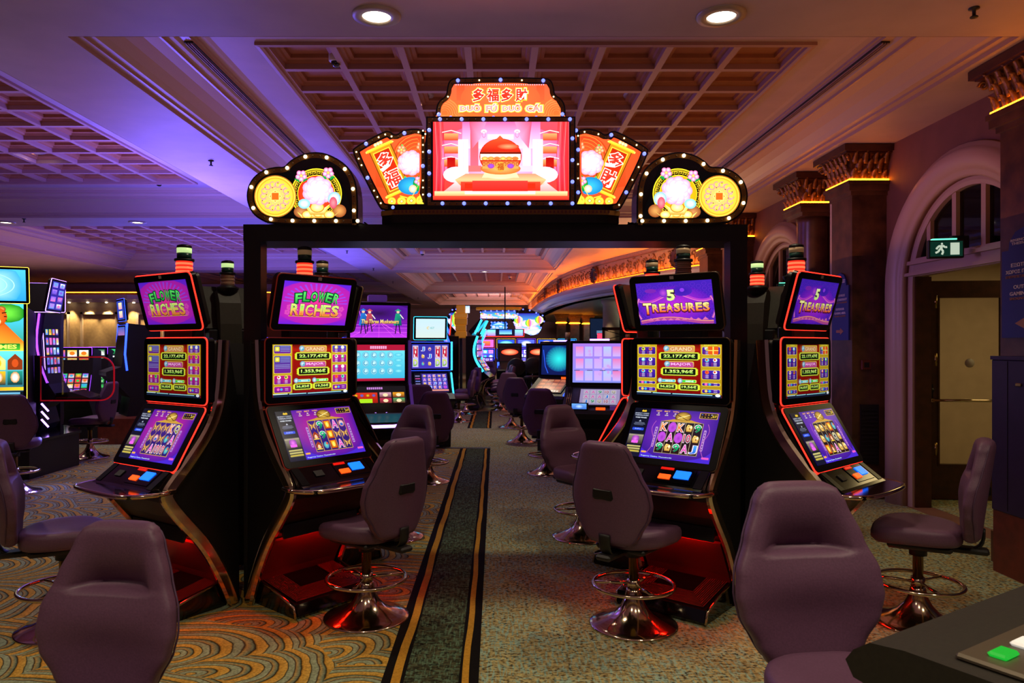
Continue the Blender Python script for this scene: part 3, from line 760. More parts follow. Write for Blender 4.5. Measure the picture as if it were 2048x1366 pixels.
SD = 4.42; K = SD/F
def sg(px, py): return ((px-CX)*K, H-(py-CY)*K)
BULB = {}
def bulb(parent, x, z, m, r=.010, y=-.012):
    key = (m, r)
    if key not in BULB:
        mb = MB(); mb.sphere((0, 0, 0), r, 8, 6); o = mb.build('bulb', m, parent); BULB[key] = o.data
    else:
        o = bpy.data.objects.new('bulb', BULB[key]); COL.objects.link(o); o.parent = parent
    o.location = (x, y, z); return o
def sign_box(name, label, outline, rim, gap, depth=.14, grp=None, base=None, rimmat='bronze', step=.045, pat='W..', bot_black=False, y=0):
    """outline in px; returns root, the local px->xz function"""
    pts = [sg(*p) for p in outline]
    x0 = min(p[0] for p in pts); x1 = max(p[0] for p in pts); z0 = min(p[1] for p in pts); xc = (x0+x1)/2
    root = thing(name, label, 'lit sign', (xc, SD+y, z0), 0, grp)
    pts = [(p[0]-xc, p[1]-z0) for p in pts]
    if area2(pts) < 0: pts = pts[::-1]
    i1 = inset(pts, .010); i2 = inset(pts, .010+rim)
    MB().prism(pts, 0, depth).build('housing', 'gloss', root)
    mb = MB(); n = len(pts); vs = [(p[0], -.004, p[1]) for p in i1]+[(p[0], -.004, p[1]) for p in i2]+[(p[0], .002, p[1]) for p in i1]+[(p[0], .002, p[1]) for p in i2]
    fs = []
    for i in range(n):
        j = (i+1) % n; fs += [(i, n+i, n+j, j), (2*n+i, i, j, 2*n+j), (n+i, 3*n+i, 3*n+j, n+j)]
    mb.add(vs, fs).build('rim', rimmat, root)
    mid = inset(pts, .010+rim/2)
    for k, p in enumerate(resample(mid, step)):
        ch = pat[k % len(pat)]
        if ch == ' ': continue
        if ch == '.': bulb(root, p[0], p[1], 'bulb_off', .005, -.006)
        elif ch == 'w': bulb(root, p[0], p[1], 'bulb_w', .005, -.006)
        else: bulb(root, p[0], p[1], {'W': 'bulb_w', 'B': 'bulb_b'}[ch], .0115)
    return root, xc, z0, inset(pts, .010+rim+gap)
def px_canvas(root, xc, z0, u0, v0, u1, v1, y=-.003):
    c = Canvas((u1-u0)*K, (v1-v0)*K, u0, v0, u1, v1)
    x, z = sg((u0+u1)/2, (v0+v1)/2); return c, (x-xc, y, z-z0)
def clip_poly_canvas(c, loc, face):
    """clamp artwork vertices into the face outline (star-shaped about its centre)"""
    cx = sum(p[0] for p in face)/len(face); cz = sum(p[1] for p in face)/len(face); n = len(face)
    def inside(x, z):
        ins = False
        for i in range(n):
            a = face[i]; b = face[i-1]
            if (a[1] > z) != (b[1] > z) and x < (b[0]-a[0])*(z-a[1])/(b[1]-a[1])+a[0]: ins = not ins
        return ins
    for i, p in enumerate(c.v):
        x = p[0]+loc[0]; z = p[2]+loc[2]
        if not inside(x, z):
            lo, hi = 0., 1.
            for _ in range(12):
                m = (lo+hi)/2
                if inside(cx+(x-cx)*m, cz+(z-cz)*m): lo = m
                else: hi = m
            c.v[i] = (cx+(x-cx)*lo-loc[0], p[1], cz+(z-cz)*lo-loc[2])
mir = lambda pts, c: [(2*c-x, y) for x, y in pts]
ROUND = [(716, 450), (716, 377), (704, 342), (684, 322), (655, 307), (628, 303), (600, 309), (577, 323), (569, 334), (553, 333), (529, 338), (508, 352), (496, 371), (492, 396), (500, 421), (515, 437), (542, 450)]
def soften(pts, keep=()):
    q = []
    for i, p in enumerate(pts):
        if i in keep: q += [p, p, p]
        else: q.append(p)
    return chaikin(q, 2)
def flower(c, u, v, r, a='#f858a0', b='#ffe0f0', n=5):
    for k in range(n):
        t = 2*PI*k/n+.3; c.glow(u+r*.62*math.cos(t), v+r*.62*math.sin(t), r*.45, r*.45, b, a, 10)
    c.glow(u, v, r*.3, r*.3, '#fff080', '#f8a030', 8)
def peony(c, u, v, r, tones=('#f8d0e8', '#fff0f8', '#ffffff')):
    random.seed(int(u*3)+1)
    for ring, (rr, n) in enumerate(((1., 9), (.72, 8), (.45, 6))):
        for k in range(n):
            t = 2*PI*k/n+ring*.4
            c.glow(u+r*rr*.62*math.cos(t), v+r*rr*.58*math.sin(t), r*.40*(rr*.5+.5), r*.38*(rr*.5+.5), tones[min(2, ring+1)], ['#e090b8', '#f0b0d0', '#f8c8e0'][ring], 14)
    c.glow(u, v, r*.3, r*.3, '#ffffff', '#f8d8e8', 12)
def ingot(c, u, v, w, h):
    c.poly([(u-w, v-h*.5), (u-w*.55, v+h*.6), (u+w*.55, v+h*.6), (u+w, v-h*.5), (u+w*.5, v-.05*h), (u-w*.5, v-.05*h)], ['#ffe850', '#d88810', '#d88810', '#ffe850', '#fff8a0', '#fff8a0'])
    c.glow(u, v-h*.15, w*.55, h*.5, '#fffcc0', '#f0b820', 16); c.ring(u, v-h*.15, w*.56, h*.52, .12, '#b86810', 16)
def round_art(c, f, mirror):
    X = (lambda x: x) if not mirror else (lambda x: 1989-x)
    c.rect(480 if not mirror else 1270, 295, 725 if not mirror else 1520, 455, '#030303')
    # fretwork disc
    u, v = X(633), 388
    c.disc(u, v, 51, 51, '#f8d828', 40); c.disc(u, v, 48.5, 48.5, '#201404', 40); c.ring(u, v, 47, 47, .03, '#e8c020', 40)
    for k in range(30):
        a = math.radians(12*k); ca, sa = math.cos(a), math.sin(a); q = lambda r, t: (u+r*math.cos(a+t), v+r*math.sin(a+t))
        c.line([q(39, -.07), q(44.5, -.07), q(44.5, .07), q(41.5, .07), q(41.5, -.01)], .0028, '#f0d030')
    c.disc(u, v, 38, 38, '#f8d828', 36)
    if mirror: c.glow(u, v, 36.5, 36.5, '#f8c818', '#e0a010', 36)
    else: c.glow(u, v, 36.5, 36.5, '#ff6030', '#e02c10', 36)
    # coin
    u2, v2 = X(551), 393
    c.disc(u2, v2, 42, 42, '#f8e068', 44); c.ring(u2, v2, 42, 42, .05, '#b06a18', 44); c.glow(u2, v2, 39, 39, '#f8d068', '#f8c030', 44); c.ring(u2, v2, 36.5, 36.5, .03, '#c88020', 44)
    for k in range(14):
        a = 2*PI*k/14; c.ring(u2+24*math.cos(a), v2+24*math.sin(a), 6.5, 6.5, .30, '#e8888c', 10, 0, 300); c.ring(u2+24*math.cos(a+.2), v2+24*math.sin(a+.2), 3, 3, .4, '#f0a8a0', 8)
        c.ring(u2+15.5*math.cos(a+.1), v2+15.5*math.sin(a+.1), 3.2, 3.2, .3, '#e89880', 8)
    for k in range(12):
        a = 2*PI*k/12+.2; c.disc(u2+(18+9*(k % 2))*math.cos(a), v2+(18+9*(k % 2))*math.sin(a), 1.2, 1.2, '#704818', 6)
    c.poly([(u2, v2-13), (u2+13, v2), (u2, v2+13), (u2-13, v2)], '#f8e090'); c.poly([(u2, v2-11.5), (u2+11.5, v2), (u2, v2+11.5), (u2-11.5, v2)], '#c89028')
    c.rect(u2-8.5, v2-8.5, u2+8.5, v2+8.5, '#f8d878'); c.rect(u2-7, v2-7, u2+7, v2+7, '#e86018')
    # generic blossoms and gold ingots in place of the figure
    s = 1 if not mirror else -1
    for du, dv, r in ((-30, -38, 9), (24, -42, 9)):
        for k in (-1, 1): c.poly([(u+s*du, v+dv), (u+s*du+k*14, v+dv+9), (u+s*du+k*4, v+dv+15)], ['#30d860', '#0a7830', '#108838'])
    c.glow(u-s*30, v+36, 15, 12, '#c88850', '#8a4820', 16); c.glow(u+s*46, v+34, 14, 13, '#d89850', '#904820', 16)
    for k in range(3): ingot(c, u+s*(-18+22*k), v+44-3*(k == 1), 20, 16)
    ingot(c, u+s*2, v+30, 26, 20)
    peony(c, u+s*3, v-6, 31)
    c.glow(u-s*24, v+20, 12, 10, '#f8ffff', '#68c8f0', 14); c.glow(u+s*36, v+10, 13, 14, '#ffffff', '#80b8f0', 14); c.glow(u+s*34, v+18, 8, 12, '#f08890', '#c04058', 12)
    flower(c, u-s*30, v-36, 11); flower(c, u+s*24, v-42, 11)
for k, (mi, lab) in enumerate(((False, 'lit sign with round gold coin on the left end of the gate'), (True, 'lit sign with round gold coin on the right end of the gate'))):
    ol = soften(ROUND if not mi else mir(ROUND, 994.5), keep=(0,))
    root, xc, z0, face = sign_box('coin_sign', lab, ol, .026, .006, .16, 'coin signs at both ends of the gate', rimmat='bronze', step=.0435, pat='W..')
    c, loc = px_canvas(root, xc, z0, *(488, 300, 722, 455) if not mi else (1270, 300, 1504, 455)); round_art(c, face, mi); clip_poly_canvas(c, loc, face); c.build('face', 'scr_hi', root, loc)

FAN = [(853, 262), (831, 256), (805, 260), (791, 271), (779, 261), (765, 263), (710, 293), (702, 304), (755, 411), (766, 423), (853, 423)]
def face_fill(c, loc, face, col):
    c.poly([((p[0]-loc[0])/c.ku+(c.u0+c.u1)/2, -(p[1]-loc[2])/c.kv+(c.v0+c.v1)/2) for p in face], col)
def fan_art(c, mi):
    X = (lambda x: x) if not mi else (lambda x: 2002-x); s = -1 if mi else 1
    c.rect(695 if not mi else 1140, 250, 862 if not mi else 1310, 430, '#ff5828', '#f04018')
    c.glow(X(830), 320, 46, 50, '#f06028', '#e83c18', 24)
    for k in range(5): c.ring(X(835), 320, 20+7*k, 22+7*k, .04, '#f07830', 24)
    # hanging scroll
    a = math.radians(-24)*s; ca, sa = math.cos(a), math.sin(a); cu, cv = X(779), 339
    R_ = lambda x, y: (cu+x*ca-y*sa, cv+x*sa+y*ca)
    Q = lambda x0, y0, x1, y1, col, col2=None: c.poly([R_(x0, y0), R_(x1, y0), R_(x1, y1), R_(x0, y1)], [col, col, col2 or col, col2 or col])
    Q(-24, -46, 24, 46, '#7a3808'); Q(-22, -46, 22, 46, '#d08818', '#b86810'); Q(-18, -42, 18, 42, '#ffc838'); Q(-16, -40, 16, 40, '#b82408', '#d83010')
    for yy in (-49, 49): Q(-27, yy-3, 27, yy+3, '#fff048', '#e0a810'); Q(-30, yy-2, -27, yy+2, '#ffe860'); Q(27, yy-2, 30, yy+2, '#ffe860')
    for yy, ch in ((-19, '多'), (19, '福' if not mi else '財')):
        p = R_(0, yy); c.text(ch, p[0], p[1], 30, 33, '#f03828', '#e02818', out='#fff0e0', oo=.05, off=.02, ang=a)
    for k in range(3): p = R_(-6+6*k, -56); c.glow(p[0], p[1], 4, 4, '#fff8d0', '#ffb060', 8)
    # blossoms instead of the figure
    for du, dv in ((-22, -34), (22, -30), (-16, 30), (20, 28)): c.poly([(X(826)+s*du, 322+dv), (X(826)+s*(du+10), 322+dv+12), (X(826)+s*(du-6), 322+dv+14)], ['#38e068', '#108840', '#0c6830'])
    c.glow(X(822), 372, 26, 18, '#38b8f0', '#1878b0', 18); c.glow(X(840), 368, 14, 16, '#30c850', '#088028', 14)
    peony(c, X(822), 326, 27, ('#f8d8a0', '#fff0d0', '#fffbe8')); flower(c, X(803), 300, 9, '#f05830', '#ffd0a0'); flower(c, X(842), 293, 9, '#f05830', '#ffd0a0')
    flower(c, X(838), 362, 9); c.glow(X(826), 378, 8, 8, '#fff0d8', '#f0b088', 10); c.line([(X(800), 392), (X(822), 398), (X(850), 380)], .006, '#f8e038')
    for k in range(4):
        u, v, r = X(784+19.5*k), 403-1.2*(k > 1), 8.5+.8*k
        c.disc(u, v, r, r, '#fff040', 20); c.ring(u, v, r, r, .1, '#c89010', 20); c.poly([(u, v-r*.5), (u+r*.5, v), (u, v+r*.5), (u-r*.5, v)], '#b07808'); c.poly([(u, v-r*.32), (u+r*.32, v), (u, v+r*.32), (u-r*.32, v)], '#fff8a0')
for mi, lab in ((False, 'fan shaped lit sign with scroll, left of the bright centre screen'), (True, 'fan shaped lit sign with scroll, right of the bright centre screen')):
    ol = soften(FAN if not mi else mir(FAN, 1001), keep=(0, 10))
    root, xc, z0, face = sign_box('fan_sign', lab, ol, .022, .010, .13, 'fan signs beside the centre screen', step=.043, pat='w.B.w.' if mi else 'www.B.')
    c, loc = px_canvas(root, xc, z0, *(695, 250, 855, 425) if not mi else (1147, 250, 1307, 425)); face_fill(c, loc, face, '#f84c20'); fan_art(c, mi); clip_poly_canvas(c, loc, face); c.build('face', 'scr_hi', root, loc)

HEAD = [(871, 242), (871, 214), (878, 199), (892, 190), (894, 170), (899, 158), (912, 153), (1091, 153), (1104, 159), (1109, 175), (1110, 188), (1124, 196), (1132, 211), (1131, 242)]
root, xc, z0, face = sign_box('title_sign', 'orange lit header sign with chinese characters above the centre screen', soften(HEAD, keep=(0, 13)), .020, .006, .12, step=.043, pat='.B..w.', y=.012)
c, loc = px_canvas(root, xc, z0, 865, 150, 1137, 234)
c.rect(865, 150, 1137, 234, '#ff5838', '#f86828')
for s in (1, -1):
    for k in range(6): c.ring(1001+s*112, 226, 30-4.5*k, 30-4.5*k, .10, '#f88040', 22)
    c.rect(1001+s*80-8, 168, 1001+s*80+8, 200, '#f04c28', '#f05830')
c.glow(1001, 196, 80, 40, '#ff7038', '#fa5c30', 30)
for k in range(40): c.disc(912+4.5*k, 168.5, 1.2, 1.2, '#ffc0e0', 6)
xs = [957, 986, 1014, 1043]
for x, ch in zip(xs, '多福多財'): c.text(ch, x, 189, 29, 31, '#ffe038', off=.11)
for x, ch in zip(xs, '多福多財'): c.text(ch, x, 189, 26, 28, '#f8fff0', off=.06)
for x, ch in zip(xs, '多福多財'): c.text(ch, x, 189, 24, 26, '#e83828', '#c02818', off=.03)
for t, x, w, hh in (('DUŌ', 940, 42, 15), ('FÚ', 983, 24, 17), ('DUŌ', 1023, 38, 15), ('CÁI', 1068, 34, 17)):
    c.text(t, x, 215, w+5, hh+4, '#ffe050', off=.14)
for t, x, w, hh in (('DUŌ', 940, 42, 15), ('FÚ', 983, 24, 17), ('DUŌ', 1023, 38, 15), ('CÁI', 1068, 34, 17)):
    c.text(t, x, 215, w, hh, '#fff4e8', off=.09); c.text(t, x, 215, w-2, hh-2, '#c83838', off=.03); c.text(t, x, 215, w-3, hh-3, '#f8b0a0', off=-.01)
clip_poly_canvas(c, loc, face); c.build('face', 'scr_hi', root, loc)

CEN = [(853, 416), (853, 236), (1150, 236), (1150, 416)]
root, xc, z0, face = sign_box('centre_screen_sign', 'big bright centre screen with red palace hall above the gate', CEN, .020, .004, .16, step=.0435, pat='B..B..', y=-.03)
c, loc = px_canvas(root, xc, z0, 867, 247, 1137, 402)
c.rect(867, 247, 1137, 402, '#f04858', '#f03828'); c.glow(1001, 318, 130, 72, '#ffd0f0', '#f0588c', 30); c.clip()
c.rect(925, 247, 1080, 300, '#f060a0', '#ffc8f0'); c.rect(940, 250, 1062, 272, '#e8689c', '#f8a0d0')
for s in (-1, 1):
    m = lambda x: 1001+s*x
    c.poly([(m(134), 247), (m(112), 247), (m(118), 330), (m(108), 402), (m(134), 402)], ['#e82828', '#f04850', '#e84058', '#e02018', '#d81810'])
    for k in range(4): c.line([(m(130-5*k), 247), (m(126-5*k), 320), (m(128-5*k), 395)], .003, ['#ff8080', '#b81010'][k % 2])
    for k in range(3): c.rect(min(m(112), m(84)), 270+26*k, max(m(112), m(84)), 284+26*k, '#f8a060', '#d83820'); c.line([(m(116), 268+26*k), (m(98), 264+26*k), (m(78), 270+26*k)], .005, '#ffe8d8')
    c.rect(min(m(106), m(90)), 318, max(m(106), m(90)), 350, '#a80808', '#c02010'); c.disc(m(100), 344, 5, 8, '#501018', 8)
    c.rect(min(m(60), m(44)), 250, max(m(60), m(44)), 340, '#e85048' if s < 0 else '#f0a0e0', '#f06078' if s < 0 else '#ffe0ff'); c.rect(min(m(66), m(38)), 334, max(m(66), m(38)), 346, '#f06868' if s < 0 else '#ffc0f0')
    c.poly([(m(62), 247), (m(28), 247), (m(40), 280), (m(56), 300)], ['#f04868', '#f880b0', '#f898c0', '#f06080'])
    c.rect(min(m(84), m(64)), 282, max(m(84), m(64)), 345, '#fff8ff', '#ffffff'); c.line([(m(74), 286), (m(74), 340)], .003, '#f0b0e0')
    c.glow(m(88), 352, 26, 16, '#ffffff', '#ffd0e8', 16); c.disc(m(33), 266, 6, 4, '#ffe8f8', 8); c.ring(m(33), 272, 4, 7, .2, '#c06898', 8)
c.rect(975, 272, 1027, 282, '#fff0ff', '#ffd0f8'); c.glow(1040, 300, 60, 50, '#ffffff', '#ffb0f0', 24) if False else None
c.poly([(867, 402), (930, 352), (1072, 352), (1137, 402)], ['#f03020', '#ffe8e8', '#ffe8e8', '#f03020'])
c.rr(915, 352, 1090, 372, .02, '#ffffff', '#ffb090'); c.poly([(910, 362), (932, 350), (1070, 350), (1092, 362), (1080, 374), (922, 374)], ['#ffb880', '#f08868', '#f08868', '#ffb880', '#f06038', '#f06038'])
c.rect(922, 366, 1080, 384, '#f04028', '#e82818'); c.rect(930, 369, 945, 380, '#d82810'); c.rect(1055, 369, 1070, 380, '#d82810'); c.rect(945, 364, 1055, 386, '#ff3830', '#f02018')
c.rect(870, 385, 1134, 396, '#ffd8a0', '#ff8848'); c.rect(930, 385, 1070, 391, '#ffffff', '#ffe0b0'); c.rect(867, 394, 1137, 402, '#f04830', '#c02018')
c.glow(1001, 352, 34, 9, '#ffffff', '#ffc090', 20); c.poly([(972, 344), (1030, 344), (1038, 358), (964, 358)], '#ffe0a0')
c.glow(1001, 316, 42, 36, '#e84820', '#c82410', 36); c.glow(1001, 340, 40, 12, '#f8b060', '#e06828', 24)
c.poly([(961, 306), (975, 288), (994, 280), (1000, 274), (1006, 280), (1026, 288), (1041, 306)], ['#b81c0c', '#d84020', '#e05028', '#e06030', '#e05028', '#e04020', '#c82010']); c.glow(1016, 296, 22, 6, '#ff9868', '#d03c1c', 14)
c.rect(960, 307, 1042, 311, '#701408'); c.rect(961, 311, 1041, 323, '#fff0d8', '#ffd8b0')
for k in range(6): c.glow(970+12*k, 320, 7, 4, ['#f8e070', '#f8b050', '#e06838'][k % 3], '#d07830', 8)
c.rect(961, 323, 1041, 326, '#c03818'); c.rect(965, 326, 1037, 340, '#e87038', '#f0a050')
for k in range(9): c.ring(968+8.3*k, 331, 3.2, 4, .3, '#8a3810', 8)
for u in (982, 1021): c.glow(u, 335, 7, 5, '#9050f0', '#a03890', 10)
c.disc(1001, 336, 9, 10, '#e89838', 16); c.text('福', 1001, 336, 13, 14, '#a84010', off=.02)
c.clip(); c.build('screen', 'scr_hi', root, loc)

# curved plinth under the centre screen
root = thing('sign_plinth', 'long black curved plinth with a brown fretwork band under the centre screen', 'plinth', (.03, SD, 2.289))
def bow(w, dpt, n=20): return [(-w, .16)]+[(-w+.0+2*w*i/n, -dpt*(1-abs(2*i/n-1)**6)**.5) for i in range(n+1)]+[(w, .16)]
MB().prism(bow(.722, .05), 0, .078, 'z').build('plinth_body', 'gloss', root)
o = MB().prism(bow(.728, .056), .048, .076, 'z').build('fret_band', 'bronze', root)
mb = MB()
for k in range(60):
    x = -.69+.0234*k; mb.box(x, x+.013, -.0615, -.058, .054, .070) if abs(x) < .66 else None
mb.build('fretwork', 'redwood', o)
MB().prism(bow(.70, .03), .078, .115, 'z').build('plinth_cap', 'gloss', root)
for x, s in ((-.95, 1), (.93, -1)):
    mb = MB(); mb.tube(smooth_open([Vector((x+.05*math.sin(i*1.3)+s*.018*i, 4.50+.05*math.cos(i*2.1), 2.297+.008*(i % 2))) for i in range(8)], 2), .005, 6)
    tag(mb.build('cable', 'slot'), 'black cable lying on the beam left of the plinth' if x < 0 else 'black cable lying on the beam right of the plinth', 'cable')

# ================================================================== FLOOR
def carpet_tweed(name, cols, dark=.5):
    m = bpy.data.materials.new(name); m.use_nodes = True; nt = m.node_tree; N = nt.nodes; L = nt.links; b = bsdf(m)
    tc = N.new('ShaderNodeTexCoord')
    def noise(sx, sy, sc_, det=3, r=0.):
        mp = N.new('ShaderNodeMapping'); mp.inputs['Scale'].default_value = (sx, sy, 1); mp.inputs['Rotation'].default_value = (0, 0, r); L.new(tc.outputs['Object'], mp.inputs[0])
        n = N.new('ShaderNodeTexNoise'); n.inputs['Scale'].default_value = sc_; n.inputs['Detail'].default_value = det; L.new(mp.outputs[0], n.inputs['Vector']); return n.outputs['Fac']
    def ramp(f, p0, p1, c0=(0, 0, 0), c1=(1, 1, 1), const=False):
        r = N.new('ShaderNodeValToRGB'); r.color_ramp.elements[0].position = p0; r.color_ramp.elements[1].position = p1
        r.color_ramp.elements[0].color = (*c0, 1); r.color_ramp.elements[1].color = (*c1, 1)
        L.new(f, r.inputs[0]); return r.outputs[0]
    def mix(f, a, bb):
        x = N.new('ShaderNodeMix'); x.data_type = 'RGBA'; L.new(f, x.inputs[0])
        for s, v in ((6, a), (7, bb)):
            if isinstance(v, tuple): x.inputs[s].default_value = (*v, 1)
            else: L.new(v, x.inputs[s])
        return x.outputs[2]
    base = ramp(noise(1, 1, 30, 3), .35, .65, hexc(cols[0]), hexc(cols[1]))
    teal1 = ramp(noise(9, 1.2, 9, 4, .12), .51, .58); teal2 = ramp(noise(1.2, 9, 8, 4, -.25), .55, .62)
    tfac = N.new('ShaderNodeMath'); tfac.operation = 'MAXIMUM'; L.new(teal1, tfac.inputs[0]); L.new(teal2, tfac.inputs[1])
    c1 = mix(tfac.outputs[0], base, hexc(cols[2]))
    dk = ramp(noise(1, 1.3, 46, 3), .48, .66); big = ramp(noise(1, 1, 2.2, 2), .35, .65)
    mm = N.new('ShaderNodeMath'); mm.operation = 'MULTIPLY'; L.new(dk, mm.inputs[0]); L.new(ramp(noise(1, 1, 3, 2), .2, .55, (dark,)*3), mm.inputs[1])
    c2 = mix(mm.outputs[0], c1, hexc(cols[3])); L.new(c2, b.inputs['Base Color'])
    b.inputs['Roughness'].default_value = .95; b.inputs['Specular IOR Level'].default_value = .1
    bp = N.new('ShaderNodeBump'); bp.inputs['Strength'].default_value = .5; bp.inputs['Distance'].default_value = .004; L.new(noise(1, 1, 160, 2), bp.inputs['Height']); L.new(bp.outputs[0], b.inputs['Normal'])
    return m
M['tweed'] = carpet_tweed('tweed_carpet', ['#8c7a4c', '#bcae74', '#93b09c', '#2e2414'], .35)
M['tweed2'] = carpet_tweed('dark_runner_carpet', ['#2c2c1c', '#54543a', '#587058', '#100e0a'], .6)
def carpet_swirl():  # stacked arcs in feather-like cells
    m = bpy.data.materials.new('swirl_carpet'); m.use_nodes = True; nt = m.node_tree; N = nt.nodes; L = nt.links; b = bsdf(m)
    tc = N.new('ShaderNodeTexCoord')
    nz = N.new('ShaderNodeTexNoise'); nz.inputs['Scale'].default_value = 1.1; nz.inputs['Detail'].default_value = 1; L.new(tc.outputs['Object'], nz.inputs['Vector'])
    sub = N.new('ShaderNodeVectorMath'); sub.operation = 'SUBTRACT'; L.new(nz.outputs['Color'], sub.inputs[0]); sub.inputs[1].default_value = (.5, .5, .5)
    sc_ = N.new('ShaderNodeVectorMath'); sc_.operation = 'SCALE'; L.new(sub.outputs[0], sc_.inputs[0]); sc_.inputs['Scale'].default_value = .45
    ad = N.new('ShaderNodeVectorMath'); ad.operation = 'ADD'; L.new(tc.outputs['Object'], ad.inputs[0]); L.new(sc_.outputs[0], ad.inputs[1])
    mp = N.new('ShaderNodeMapping'); mp.inputs['Scale'].default_value = (1., 1.45, 0); mp.inputs['Rotation'].default_value = (0, 0, .5); L.new(ad.outputs[0], mp.inputs[0])
    vo = N.new('ShaderNodeTexVoronoi'); vo.voronoi_dimensions = '2D'; vo.inputs['Scale'].default_value = 1.35; vo.inputs['Randomness'].default_value = .9; L.new(mp.outputs[0], vo.inputs['Vector'])
    mu = N.new('ShaderNodeMath'); mu.operation = 'MULTIPLY'; dv = N.new('ShaderNodeVectorMath'); dv.operation = 'SUBTRACT'; L.new(mp.outputs[0], dv.inputs[0]); L.new(vo.outputs['Position'], dv.inputs[1]); dw = N.new('ShaderNodeVectorMath'); dw.operation = 'ADD'; L.new(dv.outputs[0], dw.inputs[0]); dw.inputs[1].default_value = (.15, .25, 0); dl = N.new('ShaderNodeVectorMath'); dl.operation = 'LENGTH'; L.new(dw.outputs[0], dl.inputs[0]); L.new(dl.outputs['Value'], mu.inputs[0]); mu.inputs[1].default_value = 8.5
    n2 = N.new('ShaderNodeTexNoise'); n2.inputs['Scale'].default_value = 6; L.new(tc.outputs['Object'], n2.inputs['Vector'])
    a2 = N.new('ShaderNodeMath'); a2.operation = 'ADD'; n2m = N.new('ShaderNodeMath'); n2m.operation = 'MULTIPLY'; n2m.inputs[1].default_value = .35; L.new(n2.outputs['Fac'], n2m.inputs[0]); L.new(mu.outputs[0], a2.inputs[0]); L.new(n2m.outputs[0], a2.inputs[1])
    fr = N.new('ShaderNodeMath'); fr.operation = 'FRACT'; L.new(a2.outputs[0], fr.inputs[0])
    r = N.new('ShaderNodeValToRGB'); cr = r.color_ramp; cr.interpolation = 'LINEAR'
    stops = [(0, '#15120e'), (.07, '#c89a3c'), (.36, '#d4ac50'), (.40, '#241812'), (.45, '#98a480'), (.67, '#9cac8c'), (.72, '#3a1c14'), (.78, '#b49a58'), (.93, '#7c8c70'), (1, '#15120e')]
    cr.elements[0].position = 0; cr.elements[0].color = (*hexc(stops[0][1]), 1); cr.elements[1].position = 1; cr.elements[1].color = (*hexc(stops[-1][1]), 1)
    for p, h in stops[1:-1]:
        e = cr.elements.new(p); e.color = (*hexc(h), 1)
    L.new(fr.outputs[0], r.inputs[0])
    n3 = N.new('ShaderNodeTexNoise'); n3.inputs['Scale'].default_value = 90; L.new(tc.outputs['Object'], n3.inputs['Vector'])
    mx = N.new('ShaderNodeMix'); mx.data_type = 'RGBA'; mx.blend_type = 'MULTIPLY'; mx.inputs[0].default_value = .5; L.new(r.outputs[0], mx.inputs[6])
    r3 = N.new('ShaderNodeValToRGB'); r3.color_ramp.elements[0].position = .4; r3.color_ramp.elements[0].color = (.3, .3, .3, 1); r3.color_ramp.elements[1].position = .6; L.new(n3.outputs['Fac'], r3.inputs[0]); L.new(r3.outputs[0], mx.inputs[7])
    L.new(mx.outputs[2], b.inputs['Base Color']); b.inputs['Roughness'].default_value = .95; b.inputs['Specular IOR Level'].default_value = .1
    return m
M['swirl'] = carpet_swirl()
M['stripe_black'] = mat('carpet_black_band', '#120f0d', .95, spec=.1, noise=(80, .3, 0)); M['stripe_gold'] = mat('carpet_gold_line', '#b8862c', .9, spec=.1, noise=(90, .2, 0))
struct(MB().box(-16, 12, -4, 40, -.1, 0).build('floor', 'tweed'))
struct(MB().box(-16, -.5, -4, 10.9, 0, .004).build('floor', 'swirl'))
def runner(y0, y1):
    mb = MB(); n = 60
    def strip(xa, xb, m, z, wob=0):
        vs = []; 
        for i in range(n+1):
            y = y0+(y1-y0)*i/n; w = wob*math.sin(i*1.7)+wob*math.sin(i*.6+1)
            vs += [(xa+w, y, z), (xb+w, y, z), (xb+w, y, 0), (xa+w, y, 0)]
        fs = []
        for i in range(n):
            a = 4*i; fs += [(a, a+4, a+5, a+1), (a+1, a+5, a+6, a+2), (a, a+3, a+7, a+4)]
        fs += [(0, 1, 2, 3), (4*n, 4*n+3, 4*n+2, 4*n+1)]; mb.add(vs, fs, m)
    strip(-.525, -.078, 0, .0050); strip(-.422, -.170, 1, .0060); strip(-.4795, -.437, 2, .0064, .0035); strip(-.154, -.122, 2, .0064, .003)
    struct(mb.build('floor', ['stripe_black', 'tweed2', 'stripe_gold']))
runner(-3, 10.9); runner(13.5, 16.9)
struct(MB().box(-3, -.08, 10.82, 10.93, .0, .007).build('floor', 'dkplastic'))

